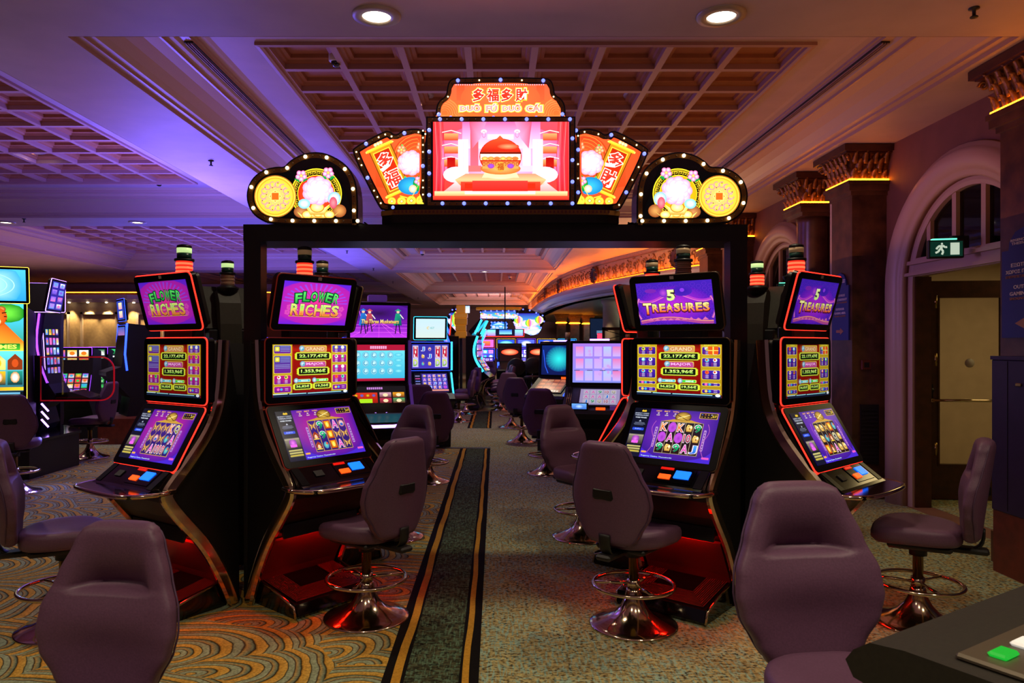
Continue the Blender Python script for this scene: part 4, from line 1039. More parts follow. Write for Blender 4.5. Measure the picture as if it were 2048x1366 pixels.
# ================================================================== CEILING
Z1, Z2 = 3.55, 3.894
CROWN = [(.002, -.001), (.002, .03), (.05, .035), (.05, .055), (.09, .065), (.12, .10), (.18, .155), (.26, .20), (.34, .225), (.36, .225), (.36, .25), (.41, .26), (.43, .285), (.50, .285), (.50, .305), (.52, .305), (.52, .325), (.57, .335), (.60, .344)]
def tray(x0, x1, y0, y1, cell=.532, band=.095, vents=True):
    mb = MB(); n = len(CROWN)
    rings = []
    for u, v in CROWN: rings.append([(x0+u, y0+u, Z1+v), (x1-u, y0+u, Z1+v), (x1-u, y1-u, Z1+v), (x0+u, y1-u, Z1+v)])
    mb.loft(rings, 0, False, caps=False)
    i = .60; g0 = i+band; nx = int((x1-x0-2*g0)/cell); ny = int((y1-y0-2*g0)/cell)
    gx0 = (x0+x1)/2-nx*cell/2; gy0 = (y0+y1)/2-ny*cell/2
    gx1, gy1 = gx0+nx*cell, gy0+ny*cell
    o = [(x0+i, y0+i), (x1-i, y0+i), (x1-i, y1-i), (x0+i, y1-i)]; q = [(gx0, gy0), (gx1, gy0), (gx1, gy1), (gx0, gy1)]
    mb.add([(a, b, Z2) for a, b in o+q], [(k, (k+1) % 4, 4+(k+1) % 4, 4+k) for k in range(4)], 1)
    # border bead
    def ringloft(rr, m):
        mb.loft([[(q[0][0]-u, q[0][1]-u, Z2+v), (q[1][0]+u, q[1][1]-u, Z2+v), (q[2][0]+u, q[2][1]+u, Z2+v), (q[3][0]-u, q[3][1]+u, Z2+v)] for u, v in rr], m, False, caps=False)
    ringloft([(.05, 0), (.05, -.025), (.02, -.03), (0, -.02), (0, 0)], 3)
    S = [(.028, 0, 3), (.028, .045, 3), (.055, .05, 2), (.065, .065, 2), (.095, .07, 2), (.10, .10, 2)]
    for a in range(nx):
        for b in range(ny):
            X0, Y0 = gx0+a*cell, gy0+b*cell; X1, Y1 = X0+cell, Y0+cell
            rr = [[(X0+u, Y0+u, Z2+v), (X1-u, Y0+u, Z2+v), (X1-u, Y1-u, Z2+v), (X0+u, Y1-u, Z2+v)] for u, v in [(0, 0)]+[(s[0], s[1]) for s in S]]
            for k in range(len(rr)-1): mb.loft([rr[k], rr[k+1]], S[k][2] if k > 0 else 3, False, caps=False)
            mb.add(rr[-1], [(0, 1, 2, 3)], 2)
    struct(mb.build('ceiling', ['moulding', 'beam', 'coffer', 'coffer_rail']))
    if vents:
        for xa, s in ((x0+.435, 1), (x1-.435, -1)):
            v = MB(); xs = sorted((xa, xa+s*.065))
            v.box(xs[0], xs[1], y0+.75, y1-.75, Z1+.272, Z1+.284, 0)
            for k in range(3): v.box(xs[0]+.010+.020*k, xs[0]+.014+.020*k, y0+.75, y1-.75, Z1+.262, Z1+.2725, 1)
            tag(v.build('slot_diffuser', ['vent', 'coffer_rail']), VL[len(VLU)] if len(VLU) < len(VL) else 'long dark slot air diffuser in a farther ceiling cove', 'air vent', 'slot diffusers in the ceiling coves'); VLU.append(1)
VLU = []; VL = ['long dark slot air diffuser in the ceiling cove left of the gate signs', 'long dark slot air diffuser in the ceiling cove right of the gate signs']
slabs = []
def slab(x0, x1, y0, y1): struct(MB().box(x0, x1, y0, y1, Z1, Z1+.06).build('ceiling', 'beam'))
YR = [(4.70, 11.4), (12.2, 19.3), (20.1, 27.4), (28.2, 36.0)]
slab(-16, 12, -4, 4.70)
tray(-2.775, 3.40, *YR[0]); tray(-9.9, -3.6, *YR[0], vents=False)
slab(3.40, 12, 4.70, 11.4)
for k, (a, b) in enumerate(YR[1:]):
    tray(-2.775, 1.60, a, b, vents=(k == 0)); tray(-9.9, -3.6, a, b, vents=False); slab(1.60, 12, YR[k][1], b)
    slab(-16, 1.60, YR[k][1], a)
for a, b in YR: slab(-3.6, -2.775, a, b); slab(-16, -9.9, a, b)
slab(-16, 12, 36, 40)
struct(MB().box(-16, 12, -4, 40, 4.1, 4.2).build('ceiling', 'beam'))
# ================================================================== RIGHT WALL
WX = 3.95
def arch_pts(yc, r, z0, zs, n=24):
    return [(yc-r, z0)]+[(yc-r*math.cos(PI*i/n), zs+r*math.sin(PI*i/n)) for i in range(n+1)]+[(yc+r, z0)]
def wall_holes(name, x0, x1, outer, holes, m):
    mb = MB(); loops = [outer]+holes; flat = [p for l in loops for p in l]
    tri = geometry.tessellate_polygon([[Vector((p[0], p[1], 0)) for p in l] for l in loops]); n = len(flat)
    mb.add([(x0, p[0], p[1]) for p in flat]+[(x1, p[0], p[1]) for p in flat], [tuple(t) for t in tri]+[tuple(n+i for i in t) for t in tri])
    o = 0
    for l in loops:
        k = len(l)
        for i in range(k): j = (i+1) % k; mb.f.append((o+i, o+j, n+o+j, n+o+i)); mb.m.append(0); mb.sm.append(False)
        o += k
    return struct(mb.build(name, m))
D1, D2 = 6.12, 10.0
hole = lambda yc: arch_pts(yc, .86, 0.0, 2.10)
wall_holes('wall_right', WX, WX+.22, [(-4, 0), (13.6, 0), (13.6, Z1), (-4, Z1)][0:4], [[(p[0], max(p[1], .001)) for p in hole(D1)], [(p[0], max(p[1], .001)) for p in hole(D2)]], 'wallr')
def arch_frames(yc, r, x):
    out = []
    for z in (0.0, .7, 1.4): out.append((Vector((x, yc-r, z)), Vector((0, -1, 0)), Vector((-1, 0, 0))))
    for i in range(29):
        a = PI*i/28; d = Vector((0, -math.cos(a), math.sin(a))); out.append((Vector((x, yc, 2.10))+d*r, d, Vector((-1, 0, 0))))
    for z in (1.4, .7, 0.0): out.append((Vector((x, yc+r, z)), Vector((0, 1, 0)), Vector((-1, 0, 0))))
    return out
for k, yc in enumerate((D1, D2)):
    mb = MB(); prof = [(-.0, .0), (0, .03), (.02, .045), (.05, .045), (.06, .06), (.10, .085), (.15, .10), (.20, .095), (.235, .07), (.245, .04), (.275, .035), (.28, 0)]
    mb.sweep(arch_frames(yc, .86, WX), prof, 0, smooth=True)
    mb.sweep(arch_frames(yc, .80, WX+.05), [(0, 0), (0, .02), (.03, .03), (.06, .03), (.06, 0)], 0)
    struct(mb.build('trim_%d' % (k+1), 'moulding'))
    # fanlight
    w = MB()
    w.box(WX+.03, WX+.12, yc-.86, yc+.86, 2.20, 2.37, 0); w.box(WX-.02, WX+.13, yc-.87, yc+.87, 2.205, 2.235, 0); w.box(WX-.01, WX+.13, yc-.87, yc+.87, 2.31, 2.345, 0)
    for dy in (-.56, -.19, .19, .56): w.box(WX+.04, WX+.10, yc+dy-.028, yc+dy+.028, 2.36, 2.10+math.sqrt(.86**2-dy*dy)-.02, 0)
    fr = [(Vector((WX+.07, yc, 2.10))+Vector((0, -math.cos(a), math.sin(a)))*.83, Vector((0, -math.cos(a), math.sin(a))), Vector((-1, 0, 0))) for a in [math.radians(19+142*i/24) for i in range(25)]]
    w.sweep(fr, [(-.035, -.04), (-.035, .04), (.035, .04), (.035, -.04)], 0)
    pane = [(yc-.83*math.cos(math.radians(19+142*i/24)), 2.10+.83*math.sin(math.radians(19+142*i/24))) for i in range(25)]
    wf = struct(w.build('window_%d' % (k+1), 'moulding'))
    o = MB().prism(pane, WX+.075, WX+.082, 'x').build('pane', 'dkglass', wf)
# vestibule behind the open door
struct(MB().box(WX+.22, 9, 5.0, 9.4, 2.75, 2.85).build('ceiling', 'cream'))
struct(MB().box(WX+.22, 9, 9.3, 9.4, 0, 2.75).build('wall_back', 'cream')); struct(MB().box(WX+.22, 9, 4.6, 4.7, 0, 2.75).build('wall_front', 'cream'))
struct(MB().box(8.5, 8.6, 4.6, 9.4, 0, 2.75).build('wall_far', 'cream'))
struct(MB().box(WX+.22, 8.5, 4.7, 9.3, .001, .003).build('floor', 'tweed'))
# open door leaf
a = Vector((4.30, 6.93, 0)); e = Vector((.80, -.16, 0)).normalized(); e = Vector((math.cos(math.radians(-9)), math.sin(math.radians(-9)), 0))
dr = MB().build('door_1', 'wood') if False else None
mb = MB(); W_ = .86; st = .12
mb.box(0, st, -.022, .022, .01, 2.19); mb.box(W_-st, W_, -.022, .022, .01, 2.19); mb.box(st, W_-st, -.022, .022, 2.19-.15, 2.19); mb.box(st, W_-st, -.022, .022, .01, .34)
for q in (st, W_-st-.02): mb.box(q, q+.02, -.028, .028, .34, 2.04)
mb.box(st, W_-st, -.028, .028, .34, .36); mb.box(st, W_-st, -.028, .028, 2.02, 2.04)
d = struct(mb.build('door_1', 'wood')); d.location = (4.30, 7.28, 0); d.rotation_euler[2] = math.radians(-6)
MB().box(st, W_-st, -.004, .004, .34, 2.04).build('door_glass', 'glass', d)
mb = MB(); mb.tube([(.05, -.07, 1.0), (W_-.05, -.07, 1.0)], .013, 8); mb.box(.04, .07, -.07, -.02, .985, 1.015); mb.box(W_-.07, W_-.04, -.07, -.02, .985, 1.015); mb.build('push_bar', 'chrome', d)
mb = MB(); mb.rbox(.025, .075, -.03, -.02, 1.0, 1.16, .008); mb.sphere((.05, -.05, 1.1), .025); mb.build('door_lock', 'slot', d)
mb = MB(); mb.lathe([(.001, 0), (.045, 0), (.045, .003), (.001, .003)], 20, X=T(W_*.5, -.006, 1.37) @ rot(rx=PI/2)); mb.build('round_sticker', 'white_plastic', d)
struct(MB().box(WX+.05, WX+.20, 6.90, 6.98, 0, 2.2).build('trim_3', 'wood'))
JT = [o for o in bpy.data.objects if o.name == 'trim_3'][0]
for z in (.5, 1.35, 1.9): MB().cyl(4.19, 6.90, z, z+.12, .012).build('hinge', 'brass', JT)
# second doorway: closed pair of dark doors
struct(MB().box(WX+.12, WX+.16, D2-.86, D2+.86, 0, 2.2).build('door_2', 'wood'))
# emergency exit sign
def exit_sign(x, y, z, deg, w, label, face='green'):
    r = thing('exit_sign', label, 'exit sign', (x, y, z), math.radians(deg))
    MB().rbox(-w/2, w/2, -.0, .05, .0, w*.56, .006).build('lamp_box', 'dkplastic', r)
    MB().box(-w*.38, w*.3, .0, .045, w*.56, w*.60).build('lamp_tube', 'lamp_green', r)
    c = Canvas(w*.9, w*.46, 0, 0, 1, .5); c.rect(0, 0, 1, .5, '#0c3428'); c.rect(.62, .05, .90, .45, '#d8e8d0')
    P_ = '#d8e8d0'; c.disc(.36, .08, .035, .035, P_, 10); c.poly([(.31, .12), (.40, .12), (.37, .27), (.28, .26)], P_)
    for l in ([(.30, .14), (.22, .2), (.19, .26)], [(.39, .14), (.46, .2), (.52, .19)], [(.30, .25), (.25, .34), (.16, .38)], [(.35, .26), (.40, .34), (.36, .44)]): c.line(l, .010*w*6, P_)
    c.build('pictogram', 'scr_lo', r, (0, -.006, w*.28))
    return r
M['lamp_green'] = mat('green_tube', '#80ffd0', .4, emit='#60e8b8', es=2.)
exit_sign(3.73, 6.0, 2.27, -12, .27, 'green running man exit sign hanging before the arched fanlight')
exit_sign(3.70, 9.2, 2.20, -12, .24, 'small green running man exit sign near the farther arch')
mb = MB(); mb.box(3.80, 3.94, 6.03, 6.07, 2.36, 2.46); tag(mb.build('sign_bracket', 'dkplastic'), 'dark wall bracket that carries the nearer exit sign', 'bracket')
mb = MB(); mb.box(3.78, 3.94, 9.23, 9.27, 2.25, 2.33); tag(mb.build('sign_bracket', 'dkplastic'), 'dark wall bracket that carries the farther exit sign', 'bracket')

# ---- pilasters with gilded capitals
def leaf(mb, base, out, up, s, m=0):
    side = out.cross(up); rings = []
    for i in range(6):
        t = i/5; p = base+up*(s*t)+out*(s*.12+s*.38*t*t); w = s*.30*math.sin(PI*(.18+.75*t)); 
        if i == 5: p = p-up*(s*.10)+out*s*.08
        rings.append([tuple(p+side*w), tuple(p+out*.012), tuple(p-side*w), tuple(p-out*.012)])
    mb.loft(rings, m, True)
def column(y0, y1, label, xf=3.60, round_shaft=False, group='pilasters along the right wall'):
    r = thing('wall_column', label, 'column', ((xf+WX)/2, (y0+y1)/2, 0), 0, group)
    ox, oy = -(xf+WX)/2, -(y0+y1)/2; X = T(ox, oy, 0)
    mb = MB(); mb.box(xf, WX-.002, y0, y1, .10, 3.08, 0, X); mb.box(xf-.04, WX-.002, y0-.04, y1+.04, 0, .22, 0, X); mb.box(xf-.02, WX-.002, y0-.02, y1+.02, .22, .27, 0, X)
    if round_shaft:
        mb = MB(); mb.box(xf-.04, WX-.002, y0-.04, y1+.04, 0, .22, 0, X); mb.lathe([(.2, .2), (.19, .3), (.175, 3.0), (.2, 3.08)], 28, 0, X=X @ T(xf+.20, (y0+y1)/2, 0))
    mb.build('shaft', 'marble', r)
    mb = MB()
    for z0, z1, w in ((3.06, 3.10, .02), (3.10, 3.16, .05), (3.16, 3.20, .065)): mb.box(xf-w, WX-.002, y0-w, y1+w, z0, z1, 0, X)
    mb.build('necking', 'marble', r)
    mb = MB(); w = .045; mb.box(xf-w, WX-.002, y0-w, y0-w+.012, 3.2, 3.22, 0, X); mb.box(xf-w, xf-w+.012, y0-w, y1+w, 3.2, 3.22, 0, X); mb.build('light_strip', 'led_orange', r)
    mb = MB(); mb.loft([[(xf-u, y0-u, z), (WX-.002, y0-u, z), (WX-.002, y1+u, z), (xf-u, y1+u, z)] for u, z in ((-.01, 3.2), (.0, 3.3), (.03, 3.42), (.09, 3.48))], 0, False, X=X)
    mb.box(xf-.14, WX-.002, y0-.14, y1+.14, 3.48, 3.545, 1, X); mb.box(xf-.11, WX-.002, y0-.11, y1+.11, 3.465, 3.482, 1, X)
    Z = Vector((0, 0, 1)); rnd = random.Random(int(y0*100))
    for row, (z, s, u) in enumerate(((3.20, .13, .01), (3.28, .15, .02), (3.37, .13, .05))):
        for face, (A, B, o) in enumerate((((xf, y0), (WX-.04, y0), Vector((0, -1, 0))), ((xf, y1), (xf, y0), Vector((-1, 0, 0))))):
            L = math.hypot(B[0]-A[0], B[1]-A[1]); n = max(3, int(L/.085))
            for i in range(n+1):
                t = (i+(row % 2)*.5)/n
                if t > 1: continue
                p = Vector((A[0]+(B[0]-A[0])*t, A[1]+(B[1]-A[1])*t, z+rnd.uniform(-.008, .008)))+o*u
                leaf(mb, X @ p, o, Z, s*rnd.uniform(.85, 1.05))
    # corner volutes
    for cx, cy, dx, dy in ((xf, y0, -1, -1), (xf, y1, -1, 1)):
        d = Vector((dx, dy, 0)).normalized(); c0 = X @ Vector((cx, cy, 3.42))+d*.10
        mb.tube([c0+d*(.035*(1-i/14))*math.cos(i*.7)+Z*(.035*(1-i/14))*math.sin(i*.7) for i in range(13)], .012, 6)
    mb.build('capital', ['gold', 'wood'], r)
    return r
column(4.62, 5.17, 'nearest marble pilaster at the right edge with blue wayfinding board')
c2 = column(7.32, 7.76, 'marble pilaster left of the arched doorway with blue arrow board')
column(8.48, 8.90, 'round marble column just behind the pilaster with the arrow board', round_shaft=True)
column(11.1, 11.5, 'marble pilaster half hidden by the right end of the gate beam')
column(12.3, 12.8, 'farthest marble pilaster, seen through the gate top right corner')
# pale box whose colour stands in for the lit wall between the columns
struct(MB().box(3.86, WX-.001, 7.98, 8.10, 0, 3.2).build('trim_4', 'lit_wall')) if False else None
struct(MB().box(3.70, WX-.001, 7.90, 8.02, 0, 3.2).build('trim_4', 'cream'))

# ---- blue boards
def board(x, y0, y1, z0, z1, arrow, label):
    w = y1-y0; yc = (y0+y1)/2
    r = thing('wayfinding_sign', label, 'sign', (x, yc, z0), math.radians(-90), 'blue wayfinding boards on the pilasters')
    h = z1-z0; pl = [(-w/2, 0), (w/2, 0), (w/2, h*.80), (w*.36, h*.80), (w*.34, h*.88), (w*.22, h*.96), (0, h), (-w*.22, h*.96), (-w*.34, h*.88), (-w*.36, h*.80), (-w/2, h*.80)]
    MB().prism(pl, -.015, 0).build('panel', 'blue_sign', r)
    mb = MB()
    L = [('REGENCY CASINO', .885, .62, .022, 0), ('THESSALONIKI', .855, .58, .024, 0), ('ΕΞΩΤΕΡΙΚΟΣ', .66, .60, .034, 0), ('ΧΩΡΟΣ ΠΑΙΧΝΙΔΙΟΥ', .60, .82, .034, 0), ('ΕΠΙΤΡΕΠΕΤΑΙ ΤΟ ΚΑΠΝΙΣΜΑ', .555, .82, .024, 1), ('OUTDOOR', .46, .50, .034, 0), ('GAMING AREA', .40, .66, .034, 0), ('SMOKING ALLOWED', .355, .66, .024, 1)]
    for t, fz, fw, fh, mi in L: tb = MB(); text_solid(tb, t, 0, h*fz, w*fw, h*fh, -.015, .003, 0, .015); tb.build('lettering', ['sign_text', 'sign_text2'][mi], r)
    mb.prism([(-.02, h*.93), (0, h*.955), (.02, h*.93), (.012, h*.915), (-.012, h*.915)], -.018, -.015, m=1); mb.build('emblem', ['sign_text', 'sign_text2'], r); mb = MB()
    s = arrow; aw = w*.22; az = h*.13
    mb.prism([(-s*aw, az-.02*h), (s*aw*.1, az-.02*h), (s*aw*.1, az-.05*h), (s*aw, az), (s*aw*.1, az+.05*h), (s*aw*.1, az+.02*h), (-s*aw, az+.02*h)], -.018, -.015, m=1)
    mb.build('arrow', ['sign_text', 'sign_text2'], r)
board(3.598, 7.36, 7.72, 1.60, 2.30, 1, 'blue board with white lettering and right arrow on the pilaster')
board(3.598, 4.66, 5.13, 1.60, 2.36, -1, 'blue board with left arrow at the right picture edge')
mb = MB(); mb.box(3.68, 3.86, 7.300, 7.318, .35, .95)
for k in range(14): mb.box(3.69, 3.85, 7.292, 7.30, .37+.04*k, .385+.04*k)
tag(mb.build('air_grille', 'vent'), 'dark louvred grille low on the pilaster left of the arched doorway', 'vent')
r = thing('fire_alarm', 'small red fire alarm box on the dark side of the pilaster', 'fire alarm', (3.73, 7.315, 1.35)); MB().rbox(-.05, .05, -.03, 0, -.05, .05, .006).build('housing', 'redwood', r); MB().box(-.025, .025, -.033, -.03, -.025, .025).build('button_plate', 'vent', r)

# ---- dark purple cabinet at the right edge
M['cab_purple'] = mat('purple_lacquer', '#2e1c46', .4, noise=(10, .15, 0))
r = thing('side_cabinet', 'tall dark purple cabinet on a brown plinth at the right edge', 'cabinet', (3.66, 4.49, 0))
mb = MB(); mb.rbox(-.24, -.07, -1.6, .51, .42, 1.45, .006); mb.box(-.245, -.065, -1.62, .515, 1.45, 1.475); cb = mb.build('cabinet_body', 'cab_purple', r)
for k in range(4): MB().box(-.243, -.240, .35-.4*k, .353-.4*k, .44, 1.44).build('panel_joint', 'vent', cb)
mb = MB(); mb.rbox(-.25, -.24, .22, .27, 1.28, 1.30, .003); mb.build('lock', 'brass', cb)
MB().box(-.235, -.075, -1.59, .50, 0, .42).build('plinth', 'redwood', r)

# ================================================================== BALCONY WITH FRIEZE (far right, beyond the wall)
ARC = [(4.25, 12.9), (3.86, 13.5), (3.35, 14.5), (2.98, 15.7), (2.53, 17.1), (2.15, 18.8), (1.9, 20.5), (1.73, 23), (1.65, 27), (1.62, 36)]
arc = [Vector(p) for p in smooth_open([Vector(p) for p in ARC], 2)]
def arc_frames(z, k0=0, k1=None):
    out = []; A = arc[k0:k1]
    for i, p in enumerate(A):
        t = (A[min(i+1, len(A)-1)]-A[max(i-1, 0)]).normalized(); nn = Vector((-t.y, t.x, 0)); out.append((Vector((p.x, p.y, z)), nn, Vector((0, 0, 1))))
    return out
mb = MB(); mb.sweep(arc_frames(3.0), [(0, 0), (0, .55), (-.1, .55), (-.1, 0)]); WB = struct(mb.build('wall_balcony', 'frieze'))
mb = MB(); mb.sweep(arc_frames(2.76), [(-.3, .26), (.14, .26), (.20, .24), (.24, .19), (.25, .12), (.22, .05), (.16, .0), (.10, -.02), (.09, -.06), (-.3, -.06)], smooth=False); struct(mb.build('trim_5', 'bluewhite'))
mb = MB(); mb.sweep(arc_frames(3.021), [(.02, 0), (.06, 0), (.06, .012), (.02, .012)]); tag(mb.build('cove_light_strip', 'led_frieze'), 'orange light strip along the foot of the curved frieze', 'light strip')
mb = MB(); rf = random.Random(3); seg = 0
frs = arc_frames(3.0); cum = [0]
for i in range(len(frs)-1): cum.append(cum[-1]+(frs[i+1][0]-frs[i][0]).length)
def on_arc(s, u, v):
    for i in range(len(cum)-1):
        if cum[i+1] >= s: break
    t = (s-cum[i])/(cum[i+1]-cum[i]); p = frs[i][0].lerp(frs[i+1][0], t); return p+frs[i][1]*u+Vector((0, 0, v))
scr = MB(); s = .8
while s < 16:
    for q in range(2):
        pts = []; s0 = s+q*.16; sg_ = 1 if q == 0 else -1
        for i in range(14):
            a = i*.42; rad = .065*(1-i/18); pts.append(on_arc(s0+sg_*rad*math.cos(a), .015, .30+.02*sg_+rad*math.sin(a)))
        scr.tube(pts, .011, 5); scr.tube([on_arc(s0, .012, .08), on_arc(s0+.05*sg_, .015, .18), on_arc(s0-.02, .015, .27)], .010, 5)
        for _ in range(3): pt = on_arc(s0+rf.uniform(-.08, .08), .015, rf.uniform(.1, .42)); scr.sphere(pt, .018, 6, 4)
    s += .34
for vv in (.06, .46): scr.tube([f[0]+f[1]*.01+Vector((0, 0, vv)) for f in frs], .012, 5)
scr.build('scroll_relief', 'frieze_dark', WB)
for k, s in enumerate((1.35, 5.0, 8.4, 11.6)):
    p = on_arc(s, .03, .24); pn = on_arc(s, .5, .24)-on_arc(s, 0, .24); ang = math.atan2(pn.y, pn.x)
    mb = MB(); X = T(p.x, p.y, p.z) @ Matrix.Rotation(ang, 4, 'Z') @ rot(ry=PI/2)
    mb.lathe([(.001, .03), (.08, .035), (.10, .02), (.13, .02), (.16, .05), (.20, .05), (.22, .02), (.22, 0)], 24, X=X)
    for j in range(10): mb.sphere(X @ Vector((.18*math.cos(j*.628), .18*math.sin(j*.628), .055)), .025, 6, 4)
    tag(mb.build('wall_medallion', 'wood'), ['round dark carved medallion at the right end of the frieze', 'second round carved medallion from the right on the frieze', 'third round carved medallion from the right on the frieze', 'farthest round carved medallion on the frieze'][k], 'medallion', 'medallions on the frieze')
# underside and the bar area below
poly = [(p.x+.05, p.y) for p in arc]+[(12, 36), (12, 12.9)]
mb = MB(); mb.prism(poly, 2.70, 2.74, 'z'); struct(mb.build('ceiling', 'greensoffit'))
struct(MB().box(12, 12.1, -4, 40, 0, Z1).build('wall_east', 'wallr')); struct(MB().box(-16, 12, 39.9, 40, 0, Z1).build('wall_far', 'wallr_far'))
struct(MB().box(-16.1, -16, -4, 40, 0, Z1).build('wall_left', 'wallr'))
struct(MB().box(WX, 12, 13.5, 13.6, 0, 2.7).build('wall_bar', 'wallr'))
def round_col(x, y, label, m='cream', r=.22, h=2.7):
    c = thing('round_column', label, 'column', (x, y, 0)); MB().lathe([(r*1.2, 0), (r*1.2, .15), (r, .2), (r*.95, h-.12), (r*1.15, h-.08), (r*1.15, h-.002)], 24).build('shaft', m, c); return c
round_col(2.95, 18.5, 'pale round column under the balcony lit by a small spotlight')
M['tvscreen'] = mat('dim_tv', '#101828', .2, emit='#10203c', es=.5)
r = thing('television', 'small dark television on the wall under the balcony', 'television', (3.05, 21, 1.72)); MB().box(-.03, .03, .01, .05, -1.72, 0).build('stand_pole', 'slot', r); MB().rbox(-.32, .32, 0, .06, 0, .62, .01).build('housing', 'gloss', r)
c = Canvas(.60, .56); c.rect(0, 0, 1, 1, '#101c34'); [c.rect(.3, .62+.07*k, .95, .66+.07*k, '#78a0c8') for k in range(3)]; c.build('screen', 'scr', r, (0, -.004, .31))
r = thing('timber_screen_frame', 'dark wooden frame with crossed bars beside the television', 'screen', (2.85, 17.2, 0)); mb = MB()
mb.box(-.32, -.26, -.03, .03, 0, 1.97); mb.box(.6, .66, -.03, .03, 0, 1.97); mb.box(-.32, .66, -.03, .03, 1.9, 1.97); mb.box(-.32, .66, -.03, .03, 1.62, 1.67)
mb.build('frame', 'wood', r); mb = MB(); mb.tube([(-.26, 0, 1.67), (.6, 0, 1.9)], .01, 6); mb.tube([(-.26, 0, 1.9), (.6, 0, 1.67)], .01, 6); mb.build('cross_bars', 'slot', r)
for k, (x, y) in enumerate(((2.45, 27), (3.0, 27.5), (3.55, 28))):
    c = thing('far_pillar', ['leftmost of three brown pillars with orange glow under the balcony', 'middle of three brown pillars under the balcony', 'rightmost of three brown pillars under the balcony'][k], 'column', (x, y, 0)); MB().box(-.16, .16, -.16, .16, 0, 2.35).build('shaft', 'marble', c)
    MB().loft([[(-a, -a, z), (a, -a, z), (a, a, z), (-a, a, z)] for a, z in ((.17, 2.40), (.2, 2.55), (.28, 2.70))], 0, False).build('capital', 'gold', c); MB().box(-.19, .19, -.19, .19, 2.36, 2.39).build('light_strip', 'led_orange', c)

# ================================================================== LEFT BACK: cove cornice, pavilion
struct(MB().box(-16, -6.9, 24.0, 24.2, 0, Z1).build('wall_back', 'cove_wall'))
mb = MB()
fr = [(Vector((x, 24.0, 3.28)), Vector((0, -1, 0)), Vector((0, 0, 1))) for x in (-16, -6.9)]
mb.sweep(fr, [(0, 0), (.42, 0), (.46, .06), (.40, .10), (.34, .2), (.30, .26), (0, .26)]); struct(mb.build('trim_6', 'cream'))
mb = MB(); mb.box(-16, -6.9, 23.62, 23.66, 3.255, 3.275); tag(mb.build('cove_light_strip', 'led_cove'), 'orange light strip under the far left ceiling cornice', 'light strip')
M_ = M
PX0, PX1, PY = -13.4, -9.05, 19.6
r = thing('wall_pavilion', 'cream panelled pavilion with warm downlights in the left background', 'pavilion', ((PX0+PX1)/2, PY, 0)); ox = (PX0+PX1)/2
mb = MB(); mb.box(PX0-ox, PX1-ox-.9, 0, .5, 0, 2.78); mb.prism([(PX1-ox-.9, 0), (PX1-ox, .75), (PX1-ox, 1.2), (PX1-ox-.9, 1.2)], 0, 2.78, 'z'); mb.build('wall_body', 'pavilion', r)
mb = MB(); mb.prism([(PX0-ox-.1, -.22), (PX1-ox-.80, -.22), (PX1-ox+.22, .62), (PX1-ox+.22, 1.3), (PX0-ox-.1, 1.3)], 2.78, 2.90, 'z'); mb.prism([(PX0-ox-.1, -.14), (PX1-ox-.85, -.14), (PX1-ox+.12, .66), (PX1-ox+.12, 1.2), (PX0-ox-.1, 1.2)], 2.70, 2.78, 'z'); mb.build('cornice', 'cream', r)
mb = MB()
for x0, x1 in ((PX1-2.15, PX1-1.15), (PX1-3.45, PX1-2.45), (PX1-4.3, PX1-3.75)):
    for a, b, c_, d_ in ((x0, x1, 2.38, 2.44), (x0, x1, .5, .56), (x0, x0+.06, .5, 2.44), (x1-.06, x1, .5, 2.44)): mb.box(a-ox, b-ox, -.05, 0, c_, d_)
X = T(PX1-ox-.9, 0, 0) @ Matrix.Rotation(math.atan2(.75, .9), 4, 'Z')
for a, b, c_, d_ in ((.2, .95, 2.38, 2.44), (.2, .95, .5, .56), (.2, .26, .5, 2.44), (.89, .95, .5, 2.44)): mb.box(a, b, -.05, 0, c_, d_, 0, X)
mb.build('panel_moulding', 'cream', r)
PL = []
for k in range(6): PL.append((PX1-1.4-.5*k-.0, PY-.13))
PL += [(PX1-.72, PY-.02), (PX1-.38, PY+.26)]

